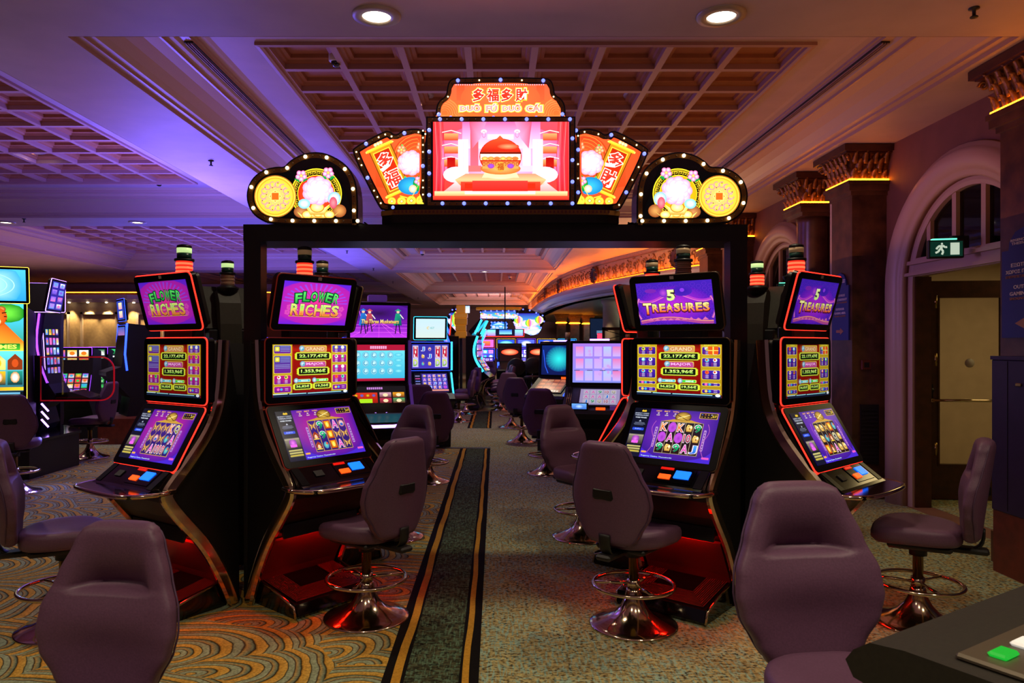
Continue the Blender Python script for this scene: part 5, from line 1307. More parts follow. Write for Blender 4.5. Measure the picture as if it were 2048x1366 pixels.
# ================================================================== OTHER MACHINES
def cab(label, x, y, deg, prof, w, screens, group=None, base=None, z=0., mat_='black'):
    root = thing('slot_machine', label, 'slot machine', (x, y, z), math.radians(deg), group)
    MB().prism(prof, -w/2, w/2, 'x').build('cabinet_body', mat_, root)
    for nm, sw, sh, cy, cz, rx, art, led, sm in screens:
        monitor(root, nm, sw, sh, .05, (0, cy, cz), math.radians(rx), art, led, sm, bz=.03, r=.015)
    return root
BR = ['#ff4040', '#ffd040', '#40e060', '#40c0ff', '#f060e0', '#ffffff', '#ff8020', '#8050ff']
PU = ['#8060ff', '#b080ff', '#ffffff', '#6040c0', '#f070c0', '#70a0ff']
def art_tiger(c):
    c.rect(0, 0, 1, .5, '#48c8f8', '#308828'); c.poly([(.1, .4), (.6, .12), (1, .4), (1, .5), (0, .5)], ['#f8b030', '#a83010', '#e87820', '#f8d040', '#f8d040', ]); c.glow(.75, .1, .3, .1, '#70e040', '#188020', 14)
    for s in (-1, 1): c.glow(.52+s*.15, .06, .07, .035, '#f8a050', '#803010', 12)
    c.glow(.52, .14, .24, .115, '#f88828', '#c04810', 24); c.glow(.52, .19, .15, .055, '#ffffff', '#f0c090', 14)
    for s in (-1, 1):
        c.glow(.52+s*.085, .115, .045, .026, '#ffffff', '#f0d0a0', 10); c.disc(.52+s*.08, .12, .022, .014, '#203010', 8)
        for k in range(3): c.line([(.52+s*(.16+.03*k), .10+.035*k), (.52+s*.23, .09+.045*k)], .012, '#301008')
    c.poly([(.47, .155), (.57, .155), (.52, .18)], '#401008'); c.line([(.52, .18), (.52, .20)], .008, '#401008'); c.line([(.45, .205), (.52, .20), (.59, .205)], .006, '#401008')
    for k in (-1, 0, 1): c.line([(.52+.05*k, .04), (.52+.035*k, .075)], .016, '#301008')
    c.poly([(.02, .40), (.2, .26), (.5, .30), (.62, .40)], '#20a030')
    c.rr(.05, .42, .95, .49, .01, '#187020', '#40b030'); c.text('FREE GAMES', .5, .455, .8, .045, '#f8ff60', off=.03)
    c.rect(0, .5, 1, .93, '#60d0d8', '#184858')
    for i in range(4):
        u = .125+.25*i; c.poly([(u-.11, .70), (u-.11, .60), (u, .53), (u+.11, .60), (u+.11, .70)], ['#f8d860', '#f8e880', '#c06018', '#f8e880', '#f8d860'] if i % 2 == 0 else ['#803010']*5); c.disc(u, .63, .05, .045, '#f0b020' if i % 2 == 0 else '#c04818', 10)
        c.rect(u-.11, .715, u+.11, .86, ['#d8c020', '#1868b8', '#e0b020', '#208878'][i], '#102830'); c.glow(u, .78, .07, .06, '#ffffff', '#c08030', 10)
    c.rect(0, .885, 1, .92, '#f03020', '#f8c020', True); c.rect(0, .93, 1, 1, '#081018'); c.rect(.1, .94, .4, .99, '#d0e8f0'); c.rect(.5, .94, .95, .96, '#60a0c0'); c.rect(.5, .97, .95, .99, '#60a0c0')
def art_rings(c):
    c.rect(0, 0, 1, 1, '#48b8e8', '#2890d8'); c.glow(.35, .5, .6, .9, '#c8f8ff', '#38a0e0', 24); c.clip()
    for k in range(4): c.ring(.35, .5, .5-.1*k, .42-.08*k, .03, '#a8e8f8', 30, -80, 80)
# tall machine with tiger artwork on a raised base
base = thing('machine_platform', 'low black machine plinth with blue light, at the left edge', 'plinth', (-6.3, 9.0, 0))
o = MB().prism([(-1.9, -1.0), (.95, -.68), (.93, .35), (.4, .95), (-1.9, .95)], 0, .42, 'z').build('plinth_body', 'black', base)
MB().prism([(-1.9, -1.03), (.97, -.71), (.95, .37), (.4, .97), (-1.9, .97)], .42, .45, 'z').build('plinth_top', 'gloss', base)
mb = MB(); mb.tube([(-1.2, -.965, .455), (.55, -.76, .455)], .006, 6); mb.build('light_strip', 'led_blue', base)
# machines on it
tp2 = [(.22, .0), (.02, 0), (-.02, .1), (.0, .30), (-.10, .42), (-.10, .46), (.02, .50), (.03, 1.0), (.0, 1.55), (.22, 1.5)]
tp = [(.5, .0), (.02, 0), (-.02, .1), (.0, .30), (-.10, .42), (-.10, .46), (.02, .50), (.03, 1.0), (.0, 1.55), (.5, 1.5)]
m1 = cab('tall slot machine with tiger artwork and yellow edge lights at the left edge', -5.90, 8.46, 22, tp, .74, [('main_monitor', .74, 1.16, -.02, 1.03, 0, art_tiger, 'led_yellow', 'scr_hi'), ('top_monitor', .80, .42, -.06, 1.80, 6, art_rings, 'led_yellow', 'scr_hi')], z=.45)
m2 = cab('machine turned away behind the tiger machine, purple and yellow frame edge', -6.27, 10.05, 200, tp2, .5, [('top_monitor', .50, .40, -.10, 1.76, 4, None, 'led_lav', 'scr')], z=.45)
# narrow machine seen from the side, purple edge
pr = [(.40, 0), (.05, 0), (.0, .08), (.05, .28), (-.12, .42), (-.14, .46), (-.06, .60), (.0, .85), (.02, 1.15), (-.02, 1.5), (.38, 1.5)]
m3 = cab('slim slot machine in profile with thick purple light edge, left background', -5.80, 9.48, 104, pr, .62, [('top_monitor', .56, .42, -.06, 1.74, 10, lambda c: art_random(c, 2, 4, PU, '#3020a0'), 'led_lav', 'scr'), ('main_monitor', .56, .95, -.01, 1.02, -3, lambda c: art_random(c, 4, 7, PU+BR, '#101030'), 'led_lav', 'scr')], z=.45)
for s in (-1, 1):
    mb = MB(); pts = [Vector((s*.318, -.10, .62)), Vector((s*.318, -.02, .85)), Vector((s*.318, .03, 1.15)), Vector((s*.318, -.01, 1.5))]
    mb.tube(smooth_open([p+Vector((0, .05, 0)) for p in pts], 2), .02, 8, flat=(.045, .008)); mb.build('side_light', 'led_purple', m3)

mb = MB()
for k in range(3): mb.tube([(-.315, .02, .36-.1*k), (-.315, -.06, .26-.1*k)], .012, 6)
mb.build('chevron_light', 'led_lav', m3)
mb = MB(); mb.prism([(-.30, .50), (-.52, .42), (-.54, .39), (-.10, .38), (-.05, .48)], -.28, .28, 'x'); mb.build('button_deck', 'gloss', m3)
# transparent divider
pts = rrect(-.44, .44, -.27, .27, .16)
pts = [(-.44, -.27)]+[p for p in pts if p[0] > -.25]+[(-.44, .27)]
pts = [(-.44, .27), (-.44, -.27)]+[p for p in sorted([q for q in rrect(-.44, .44, -.27, .27, .16, 6) if q[0] > .25], key=lambda q: math.atan2(q[1], q[0]-.28))]
r = thing('glass_divider', 'clear divider panel with rounded red edge beside the purple machine', 'divider', (-5.20, 9.02, 1.13)); r.rotation_euler[2] = math.radians(4)
MB().prism(pts, -.006, .006).build('pane', 'glass', r); MB().tube([Vector((p[0], 0, p[1])) for p in pts], .010, 6, closed=True).build('edge_trim', 'red_acrylic', r)
MB().box(-.50, -.44, -.03, .03, -.29, .29).build('mounting_post', 'slot', r)
def art_slots(c):
    c.rect(0, 0, 1, .4, '#201830'); art_random(c, 5, 6, BR+PU, '#202038', .08)
# back-to-back machines of the left middle ground
pb = [(.5, 0), (.0, 0), (.05, .3), (-.12, .5), (-.30, .66), (-.30, .72), (-.08, .80), (.0, 1.5), (.5, 1.45)]
LS = [('top_monitor', .58, .36, -.03, 1.72, 5, lambda c: (c.rect(0, 0, 1, 1, '#2840b0'), [c.rect(.25, .1+.45*k, .75, .45+.45*k, '#fff8c0', '#f8a0c0') for k in range(2)]), 'led_blue', 'scr'),
      ('main_monitor', .58, .62, -.02, 1.16, 0, lambda c: (c.rect(0, 0, 1, .6, '#3060c0', '#f080a0'), c.rect(0, .6, 1, 1, '#f8d030', '#806018')), 'led_blue', 'scr')]
ml = cab('black slot machine with long blue light edge, side on, on a red brown plinth', -6.12, 11.9, -52, pb, .66, LS, z=.40)
MB().tube([(.338, -.0, .74), (.338, -.03, 1.0), (.338, -.0, 1.5)], .016, 8).build('edge_light', 'led_blue', ml); MB().tube([(-.338, -.0, .74), (-.338, -.03, 1.0), (-.338, -.0, 1.5)], .016, 8).build('edge_light', 'led_blue', ml)
r = thing('wooden_plinth', 'red brown wooden plinth with a crossed grille below the blue edged machine', 'plinth', (-5.75, 11.85, 0)); mb = MB(); mb.box(-.75, .85, -.55, .55, 0, .40); mb.build('plinth_body', 'redwood', r)
mb = MB(); mb.box(-.72, -.45, -.565, -.55, .08, .36); mb.build('grille', 'vent', r)
for k, (x, y, dg, lb) in enumerate(((-7.55, 13.5, 20, 'slot machine with green screens seen through the clear divider'), (-7.0, 12.0, 15, 'slot machine with many small bright pictures seen through the clear divider'), (-7.95, 14.7, 10, 'slot machine with white script on dark screen beyond the divider'))):
    pal = [['#50e070', '#ffffff', '#208040', '#c0ffc0'], BR, ['#ffffff', '#40e080', '#102020', '#ff9040'], ['#ff9040', '#ffe080', '#c03020', '#fff0d0']][k]
    cab(lb, x, y, dg, pb, .62, [('main_monitor', .58, .45, -.02, 1.28, 0, lambda c: art_random(c, 3, 3, pal, '#182028', .1), 'led_purple', 'scr'), ('game_monitor', .58, .42, -.12, .92, -25, lambda c: art_random(c, 5, 4, pal, '#202030', .1), 'led_purple', 'scr')], 'slot machines in the far left corner')
# cluster far left-centre glimpsed between the machines
for k in range(5):
    x = -7.2+.95*k; cab(['glowing far machine, leftmost between the left gate machines', 'glowing far machine with white lamp beside the gate post', 'glowing far machine just right of the left gate post', 'glowing far machine with blue header behind the gate machine', 'glowing far machine with purple header behind the gate machine'][k], x, 17.5+.3*(k % 2), 0, pb, .62,
        [('top_monitor', .6, .34, -.03, 1.56, 0, lambda c: art_random(c, 3, 1, ['#ffffff', '#60f0ff', '#40ff90', '#f060e0'], '#3020c0', .2), 'led_blue', 'scr_hi'), ('main_monitor', .58, .42, -.02, 1.12, 0, lambda c: art_random(c, 4, 3, BR, '#181850', .1), 'led_blue', 'scr')], 'glowing machines far left of centre')

# ---- middle ground, left row
def art_musk(c):
    c.rect(0, 0, 1, 1, '#40107c', '#a020c8'); c.glow(.5, .25, .6, .3, '#30104c', '#5818a0', 20); c.rect(0, .55, 1, 1, '#7010b0', '#c83cf0')
    for k in range(7): c.line([(.5+.02*(k-3), .55), (.5+.28*(k-3), 1)], .003, '#ff60ff')
    for v in (.6, .7, .84): c.line([(0, v), (1, v)], .003, '#ff70ff')
    c.line([(.12, 0), (.2, .5)], .006, '#f060f0'); c.clip()
    for u, col, h in ((.22, '#2878d8', 1), (.33, '#d04858', .9), (.83, '#20a080', 1)):
        v0 = .16+.1*(1-h); c.disc(u, v0+.04, .028, .045, '#f0c8a8', 8); c.poly([(u-.06, v0+.01), (u+.06, v0+.01), (u, v0-.06)], col); c.poly([(u-.04, v0+.09), (u+.04, v0+.09), (u+.075, v0+.46*h), (u-.075, v0+.46*h)], [col, col, '#103860', col])
        c.line([(u-.02, v0+.42*h), (u-.04, v0+.72*h)], .010, '#101020'); c.line([(u+.02, v0+.42*h), (u+.05, v0+.72*h)], .010, '#101020'); c.line([(u+.04, v0+.12), (u+.10, v0+.25)], .010, '#f0e8e0')
    c.text('The Three Musketeers', .52, .50, .66, .13, '#fff0a0', '#e0a030', off=.03, out='#401030', oo=.03, shear=.2)
def art_silver(c):
    c.rect(0, 0, 1, 1, '#b01838'); [c.rect(.34+.04*k, .035, .37+.04*k, .115, '#f0a8d8') for k in range(8)]
    c.rect(0, .16, 1, .93, '#70e0f0', '#40b8e0')
    for i in range(5):
        for j in range(3): c.glow(.10+.155*i, .29+.22*j, .065, .10, '#d8ffff', '#58b8d8', 12); c.ring(.10+.155*i, .29+.22*j, .04, .06, .35, '#3898c0', 10, 20, 250)
    for k in range(4): c.glow(.88, .28+.15*k, .08, .05, '#98f0f8', '#48c0e0', 10)
def art_menu(c):
    c.rect(0, 0, 1, 1, '#181418'); c.rr(0, .04, .09, .12, .003, '#20d050'); [c.rect(.27+.038*k, .03, .298+.038*k, .11, '#c080d0') for k in range(8)]
    c.rr(.0, .22, .46, .62, .003, '#d83018', '#901008')
    for k in range(4): c.glow(.06+.11*k, .32, .04, .06, ['#f8c820', '#3060e0', '#f8c820', '#3060e0'][k], '#a04010', 8)
    c.rect(.12, .44, .36, .58, '#a8e020')
    for i, j, cc in ((0, 0, '#d8a0b8'), (1, 0, '#f0a020'), (0, 1, '#c03050'), (1, 1, '#50a060')): c.rr(.5+.25*i, .22+.2*j, .72+.25*i, .40+.2*j, .003, cc, '#602020'); c.disc(.61+.25*i, .31+.2*j, .05, .06, '#ffe0b0', 8)
    for k, cc in enumerate(('#b0a0f0', '#f0a030', '#3070d0', '#f07030')): c.rr(.0+.25*k, .66, .22+.25*k, .86, .003, cc, '#304080'); c.disc(.11+.25*k, .76, .06, .05, '#e0f080', 8)
    c.rect(0, .93, 1, .94, '#40c060')
pm = [(.5, 0), (.10, 0), (.05, .25), (-.12, .55), (-.36, .70), (-.38, .76), (-.22, .84), (.02, 1.14), (.03, 1.65), (.0, 2.0), (.12, 2.02), (.45, 1.6)]
mu = cab('slot machine with musketeers on its top screen, behind the left gate machine', -1.25, 7.75, 16, pm, .66, [('top_monitor', .66, .40, -.05, 1.80, 10, art_musk, 'led_dull', 'scr'), ('main_monitor', .62, .44, -.005, 1.36, 0, art_silver, 'led_dull', 'scr'), ('game_monitor', .62, .40, -.12, .965, -34, art_menu, 'led_dull', 'scr')], mat_='gloss')
mb = MB()
for s in (-1, 1):
    mb.prism([(.02, 1.12), (-.03, 1.12), (-.03, 1.60), (.04, 1.60)], s*.335-.012, s*.335+.012, 'x'); mb.prism([(-.02, 1.14), (-.06, 1.12), (-.25, .83), (-.18, .80)], s*.335-.014, s*.335+.014, 'x')
mb.build('side_panel', 'purple_panel', mu)
mb = MB(); mb.prism([(-.20, .82), (-.40, .745), (-.41, .72), (-.2, .72)], -.33, .33, 'x'); dk = mb.build('button_deck', 'gloss', mu)
mb = MB(); mb.tube([(-.34, -.32, .735), (-.10, -.43, .725), (.10, -.43, .725), (.34, -.32, .735)], .016, 8); mb.tube([(-.30, -.20, .84), (-.05, -.21, .84)], .009, 6); mb.tube([(.05, -.21, .84), (.30, -.20, .84)], .009, 6); mb.build('deck_light', 'led_lav', dk)
MB().box(-.03, .08, -.30, -.25, .786, .80).build('button', 'btn_red', dk)
MB().rbox(-.10, .10, .05, .2, 2.02, 2.09, .01).build('topper_box', 'purple_panel', mu)

def art_igt(c): c.rect(0, 0, 1, 1, '#c8e8f8', '#d8e8e0'); c.ring(.42, .48, .05, .07, .4, '#f0c040', 14, 60, 320); c.text('IGT', .56, .48, .14, .11, '#50b8b8', off=.01)
def art_wild(c):
    c.rect(0, 0, 1, 1, '#3030a0', '#4838b8')
    for u in (.10, .70, .89):
        c.rect(u-.075, .06, u+.075, .94, '#c8c0e8'); c.rect(u-.06, .1, u+.06, .55, '#c02040')
        for ch, v in zip('WIL', (.16, .32, .48)): c.text(ch, u, v, .08 if ch != 'I' else .03, .12, '#f0f0f0', off=.03)
        c.text('D', u, .76, .12, .28, '#d8e860', '#70a850', off=.04)
    for u in (.30, .48):
        for v in (.2, .5, .8): sym(c, random.choice('AdJes'), u, v, .11, .22)
def art_grid(c):
    c.rect(0, 0, 1, 1, '#282060'); c.rect(0, 0, .2, 1, '#101020'); [c.rect(.03, .12+.14*k, .17, .18+.14*k, ['#8080b0', '#b04080', '#6070c0'][k % 3]) for k in range(5)]
    for i in range(5):
        for j in range(4): c.rect(.24+.15*i, .06+.2*j, .37+.15*i, .24+.2*j, '#7060e0', '#5040c0'); sym(c, random.choice('AKJeo'), .305+.15*i, .15+.2*j, .1, .16)
    c.rect(.2, .87, 1, .95, '#e09080')
pi_ = [(.45, 0), (.05, 0), (.0, .4), (-.25, .66), (-.34, .72), (-.34, .76), (-.20, .84), (.02, 1.16), (.03, 1.60), (.4, 1.55)]
ig = cab('slot machine with white top screen and bright blue edge lights', -.98, 10.9, 14, pi_, .64, [('top_monitor', .50, .34, -.02, 1.80, 6, art_igt, 'led_cyan', 'scr'), ('main_monitor', .62, .42, -.005, 1.38, 0, art_wild, 'led_blue', 'scr'), ('game_monitor', .56, .38, -.10, .99, -34, art_grid, 'led_dull', 'scr')])
mb = MB()
for s in (-1, 1): mb.tube([(s*.325, -.01, 1.17), (s*.325, -.01, 1.60)], .013, 8); mb.tube([(s*.315, -.02, 1.13), (s*.315, -.20, .83)], .013, 8)
mb.build('edge_light', 'led_cyan', ig); MB().box(-.05, .05, .02, .10, 1.58, 1.66).build('neck', 'black', ig)
MB().tube([(.30, .03, 1.70), (.335, .04, 2.0)], .010, 6).build('red_edge', 'led_red', ig)
# back to back pair with sweeping blue edges
pc = [(0, 0), (-.26, 0), (-.30, .08), (-.20, .30), (-.30, .62), (-.52, .72), (-.40, .82), (-.22, 1.10), (-.18, 1.35), (-.26, 1.60), (0, 1.60)]
def sweep_machine(label, x, y, deg, led, led2, sc_=1.1):
    root = thing('slot_machine', label, 'slot machine', (x, y, 0), math.radians(deg), 'curved slot machines with sweeping light edges'); root.scale = (sc_,)*3
    MB().prism(pc, -.33, .33, 'x').build('cabinet_body', 'gloss', root)
    mb = MB()
    mb.prism([(-.12, 1.62), (-.34, 1.95), (-.30, 1.97), (-.05, 1.70)], -.30, .30, 'x'); mb.build('top_monitor', 'gloss', root)
    mb = MB(); 
    for s in (-1, 1):
        mb.tube(smooth_open([Vector((s*.335, p[0], p[1])) for p in [(-.35, 1.95), (-.20, 1.65)]], 1), .024, 6); mb.tube(smooth_open([Vector((s*.335, p[0], p[1])) for p in [(-.26, 1.60), (-.17, 1.35), (-.2, 1.10), (-.38, .84)]], 2), .026, 6)
    mb.build('edge_light', led, root)
    mb = MB()
    for s in (-1, 1): mb.tube(smooth_open([Vector((s*.30, p[0], p[1])) for p in [(-.50, .70), (-.30, .60), (-.22, .30), (-.32, .05)]], 2), .02, 6)
    mb.build('lower_trim', 'chrome', root)
    c = Canvas(.56, .44); art_random(c, 4, 3, PU, '#102060', .1); c.build('screen', 'scr', root, (0, -.235, 1.36), 0); c = Canvas(.52, .30); art_random(c, 4, 3, BR, '#102060', .1); c.build('lower_screen', 'scr', root, (0, -.34, .97), math.radians(-35))
    return root
sweep_machine('curved slot machine facing left with sweeping blue edge, beyond the aisle stripe', -.93, 17.5, -80, 'led_blue', 'led_blue')
sweep_machine('curved slot machine facing the aisle with bright cyan edge', -.64, 17.5, 80, 'led_cyan', 'led_cyan')
for k in range(4):
    sweep_machine(['second machine of the aisle row, behind the cyan edged one', 'third machine of the aisle row behind the cyan edged one', 'fourth machine of the aisle row behind the cyan edged one', 'last machine of the aisle row behind the cyan edged one'][k], -.60, 18.6+1.0*k, 90, 'led_purple' if k % 2 else 'led_cyan', 'led_blue', 1.0)

# ---- middle ground, right row: slant-top machines
def art_pink(c):
    c.rect(0, 0, 1, 1, '#a878e8', '#8890f0')
    for i in range(5):
        for j in range(3): a = ['#f080c0', '#b0b8f8', '#d0a0f0', '#b0c8f8', '#e878b8'][i]; c.rect(.06+.18*i, .08+.31*j, .21+.18*i, .33+.31*j, a, '#c8b0f8')
    for i in range(4): c.rect(.03+.25*i, .68, .14+.25*i, .70, '#605090')
    for k in range(9): c.disc(random.uniform(.1, .9), random.uniform(.1, .9), .03, .04, '#c8a0e8', 8)
def art_burst(c):
    c.rect(0, 0, 1, 1, '#102870', '#101850'); c.glow(.55, .45, .42, .44, '#30f0f0', '#103880', 30)
    for k in range(24): a = k*.262; c.poly([(.55, .45), (.55+.42*math.cos(a), .45+.42*math.sin(a)), (.55+.42*math.cos(a+.05), .45+.42*math.sin(a+.05))], ['#40f0e8', '#1060a0', '#1060a0'])
    c.line([(.05, .15), (.12, .7), (.22, .95)], .012, '#3060f8'); c.clip()
def art_low(c):
    c.rect(0, 0, 1, 1, '#b0a0d0')
    for i in range(5):
        for j in range(3): c.rect(.08+.17*i, .06+.30*j, .23+.17*i, .32+.30*j, '#c8c0d8'); sym(c, random.choice('AJKQ9TA'), .155+.17*i, .19+.30*j, .12, .24)
def art_orange(c):
    c.rect(0, 0, 1, 1, '#904838')
    for i in range(4):
        for j in range(3): c.rr(.06+.23*i, .05+.27*j, .26+.23*i, .28+.27*j, .01, random.choice(['#f88858', '#f0b080', '#e06848']), '#a04838')
    for i in range(9): c.rect(.06+.1*i, .88, .13+.1*i, .98, '#e8e0d8')
ps = [(.42, 0), (-.05, 0), (-.05, .60), (-.38, .74), (-.42, .80), (-.40, .84), (-.02, 1.07), (.03, 1.60), (.40, 1.60)]
s1 = cab('slant top slot machine with lilac reel screen, right of the aisle', 1.17, 8.25, -12, ps, .74, [('main_monitor', .64, .50, -.01, 1.345, -4, art_pink, 'led_dull', 'scr')])
c = Canvas(.44, .30); art_low(c); sl = MB().box(-.24, .24, -.17, .17, -.012, 0).build('game_monitor', 'bezel', s1); sl.location = (.03, -.205, .972); sl.rotation_euler[0] = math.radians(31)
c.build('screen', 'scr_lo', sl, (0, 0, .003), math.radians(-90))
for s in (-1, 1):
    for k in range(3): MB().tube([(s*(.29+.02*k), -.04, 1.07), (s*(.29+.02*k), -.34, .89)], .005, 6).build('deck_trim', 'brass', s1)
mb = MB(); mb.rbox(-.28, -.08, -.40, -.33, .845, .92, .008); o = mb.build('player_display', 'gloss', s1); c = Canvas(.16, .06); c.rect(0, 0, 1, 1, '#70b0f8', '#4070d0'); c.text('WELCOME', .5, .5, .7, .4, '#ffffff') if False else c.glow(.5, .5, .3, .4, '#c0e8ff', '#5080e0', 10); c.build('display', 'scr', o, (-.18, -.404, .882))
MB().box(.0, .10, -.40, -.36, .845, .87).build('button', 'btn_orange', s1); MB().box(.15, .27, -.40, -.34, .845, .89).build('card_slot', 'purple_panel', s1)
MB().box(-.1, .12, .05, .10, 1.60, 1.62).build('top_light', 'led_lav', s1)
s2 = cab('slant top slot machine with teal burst screen, beyond the lilac one', .90, 10.5, -34, ps, .62, [('main_monitor', .58, .48, -.01, 1.33, -4, art_burst, 'led_dull', 'scr')])
sl = MB().box(-.24, .24, -.17, .17, -.012, 0).build('game_monitor', 'bezel', s2); sl.location = (0, -.205, .972); sl.rotation_euler[0] = math.radians(31); c = Canvas(.44, .32); art_orange(c); c.build('screen', 'scr_lo', sl, (0, 0, .003), math.radians(-90))
MB().box(.08, .2, -.04, .0, 1.05, 1.09).build('button', 'btn_orange', s2); MB().tube([(.315, -.05, 1.06), (.315, -.40, .85)], .012, 6).build('edge_light', 'led_blue', s2); MB().box(-.1, .1, .05, .10, 1.60, 1.62).build('top_light', 'led_lav', s2)
for k, (x, y) in enumerate(((1.25, 12.6), (1.95, 13.6), (2.7, 14.8))):
    b = cab(['low machine with stacked lamps behind the slant top machines', 'middle low machine with stacked lamps behind the slant tops', 'low machine farthest right behind the slant tops'][k], x, y, -10, ps, .60, [('main_monitor', .56, .46, -.01, 1.28, -4, lambda c: art_random(c, 4, 3, PU, '#201850', .1), 'led_dull', 'scr')], 'low machines behind the slant tops')
    MB().cyl(0, .1, 1.60, 1.67, .05, 12).build('beacon_base', 'slot', b); MB().cyl(0, .1, 1.67, 1.77, .045, 12).build('beacon', 'led_pink' if k == 1 else 'beacon_clear', b)

# ---- far bank with balloon signs
def balloon(c, u, v, r):
    cols = ['#50c840', '#f8e040', '#f89030', '#f86898', '#e8a0f0', '#f8f0a0']; n = 6
    for k in range(n):
        a0, a1 = -1+2*k/n, -1+2*(k+1)/n; q = lambda a, t: (u+r*a*math.cos(math.asin(max(-1, min(1, t)))*.98), v-r*.0+r*1.15*t)
        pts = [q(a0, t) for t in (-.98, -.5, 0, .5, .95)]+[q(a1, t) for t in (.95, .5, 0, -.5, -.98)]
        c.poly(pts, cols[k])
    c.rect(u-r*.18, v+r*1.3, u+r*.18, v+r*1.6, '#e0a040')
def cloud_shape(w, h): return [(-w/2+w/2*(1-math.cos(a))-w*.0 if False else w/2*math.cos(a)*(1+.10*math.sin(5*a)), h/2*math.sin(a)*(1+.12*math.sin(4*a))) for a in [2*PI*i/40 for i in range(40)]]
def far_sign(label, x, y, z, w, h, art, shape=None, bulbs=14):
    r = thing('balloon_sign', label, 'lit sign', (x, y, z), 0, 'lit signs above the far bank of machines')
    sh = shape or [(-w/2, -h/2), (w/2, -h/2), (w/2, h/2), (-w/2, h/2)]
    MB().prism(sh, 0, .15).build('housing', 'gloss', r); c = Canvas(w, h); art(c)
    face = inset(sh, .02); clip_poly_canvas(c, (0, 0, 0), face if area2(sh) > 0 else face); c.build('face', 'scr_hi', r, (0, -.004, 0))
    for p in resample(inset(sh, .035), 2*(w+h)/bulbs/1.2): bulb(r, p[0], p[1], 'bulb_b', .028, -.02)
    return r
def art_sky(n):
    def f(c):
        c.rect(0, 0, 1, 1, '#2820a0', '#60d0f8'); [c.glow(random.random(), .5+.5*random.random(), .2, .14, '#ffffff', '#c0a0f0', 10) for _ in range(8)]
        for k in range(n): balloon(c, (k+.5)/n+random.uniform(-.03, .03), .42+.12*(k % 2), .40/n if n > 1 else .25)
        c.glow(.2, .85, .3, .15, '#ffffff', '#f0a0d0', 10); c.glow(.75, .9, .35, .13, '#ffffff', '#a0d8ff', 10)
    return f
FY = 25.5
far_sign('hot air balloon sign with clouds, right of the far score screen', P(1057, 0, FY).x, FY, 2.36, 1.15, .92, art_sky(3), cloud_shape(1.15, .92))
far_sign('hot air balloon sign with clouds, left of the golden stepped topper', P(912, 0, FY).x, FY, 2.38, .62, .95, art_sky(1), cloud_shape(.62, .95))
BN = far_sign('wide curved balloon banner at the top of the far bank', P(998, 0, FY).x, FY, 2.62, 1.35, .32, art_sky(6))
def art_score(c):
    c.rect(0, 0, 1, 1, '#1850b8', '#2090d8'); c.poly([(.15, .3), (.5, .08), (.85, .3)], ['#80e0ff', '#d0ffff', '#80e0ff']); [c.rect(.12+.2*i, .38+.13*j, .28+.2*i, .46+.13*j, random.choice(['#d0f8ff', '#80c0ff', '#ffffff'])) for i in range(4) for j in range(4)]
far_sign('blue score screen with rows of figures under the balloon banner', P(998, 0, FY-.1).x, FY-.1, 2.17, .62, .42, art_score)
mb = MB(); mb.lathe([(.80, 0), (.82, .04), (.80, .10)], 40); o = mb.build('sign_crown', 'gold_lit'); o.scale = (1, .35, 1); o.location = (0, .1, .16); o.parent = BN
r = thing('stepped_topper', 'golden stepped machine topper in front of the balloon banner', 'topper', (P(922, 0, 21).x, 21, 1.75))
mb = MB()
for k, (w, z0, z1) in enumerate(((.34, .0, .2), (.30, .2, .38), (.36, .38, .58), (.38, .58, .72), (.26, .72, .95))): mb.rbox(-w/2, w/2-.0, -.2, .2, z0, z1, .02)
mb.build('tiers', 'gold_lit', r); c = Canvas(.12, .2); c.rect(0, 0, 1, 1, '#a0c0ff', '#e8f0ff'); c.build('side_display', 'scr_hi', r, (.20, -.21, .82)); MB().box(-.04, .04, -.04, .04, -1.75, 0).build('pole', 'slot', r)
FAR = [(-.33, 23.4), (.35, 24.0), (1.0, 23.6), (1.7, 24.2), (2.35, 23.8)]
FL = ['far bank machine with pink square screen, left of the round backed chairs', 'far bank machine with oval cyan lamp header', 'far bank machine with white oval glow on its screen', 'far bank machine with red and cream header', 'far bank machine at the right end, blue header']
for k, (x, y) in enumerate(FAR):
    cab(FL[k], x, y, 0, pi_, .62, [('top_monitor', .60, .30, -.02, 1.60, 0, [lambda c: (c.rect(0, 0, 1, 1, '#f060c0'), c.rect(.2, .2, .8, .8, '#ff8040', '#e03040')), lambda c: (c.rect(0, 0, 1, 1, '#3050d0'), c.glow(.5, .5, .4, .35, '#a0fff0', '#40a0b0')), lambda c: (c.rect(0, 0, 1, 1, '#5060e0'), c.glow(.5, .5, .3, .35, '#ffffff', '#90a0ff')), lambda c: (c.rect(0, 0, 1, 1, '#3050f0'), c.glow(.5, .5, .35, .35, '#fff8d0', '#f0c080')), lambda c: (c.rect(0, 0, 1, 1, '#3080ff'), c.glow(.5, .4, .4, .3, '#c0ffff', '#60a0ff'))][k], ['led_pink', 'led_yellow', 'led_purple', 'led_yellow', 'led_cyan'][k], 'scr_hi'), ('main_monitor', .60, .34, -.02, 1.26, 0, lambda c: art_random(c, 3, 2, PU+['#40c0ff', '#3050f0'], '#3040e0', .08), 'led_blue', 'scr_hi'), ('game_monitor', .56, .34, -.08, 1.0, -20, lambda c: art_random(c, 4, 3, PU+['#ffffff'], '#4030b0', .1), 'led_blue', 'scr')], 'far bank of machines')
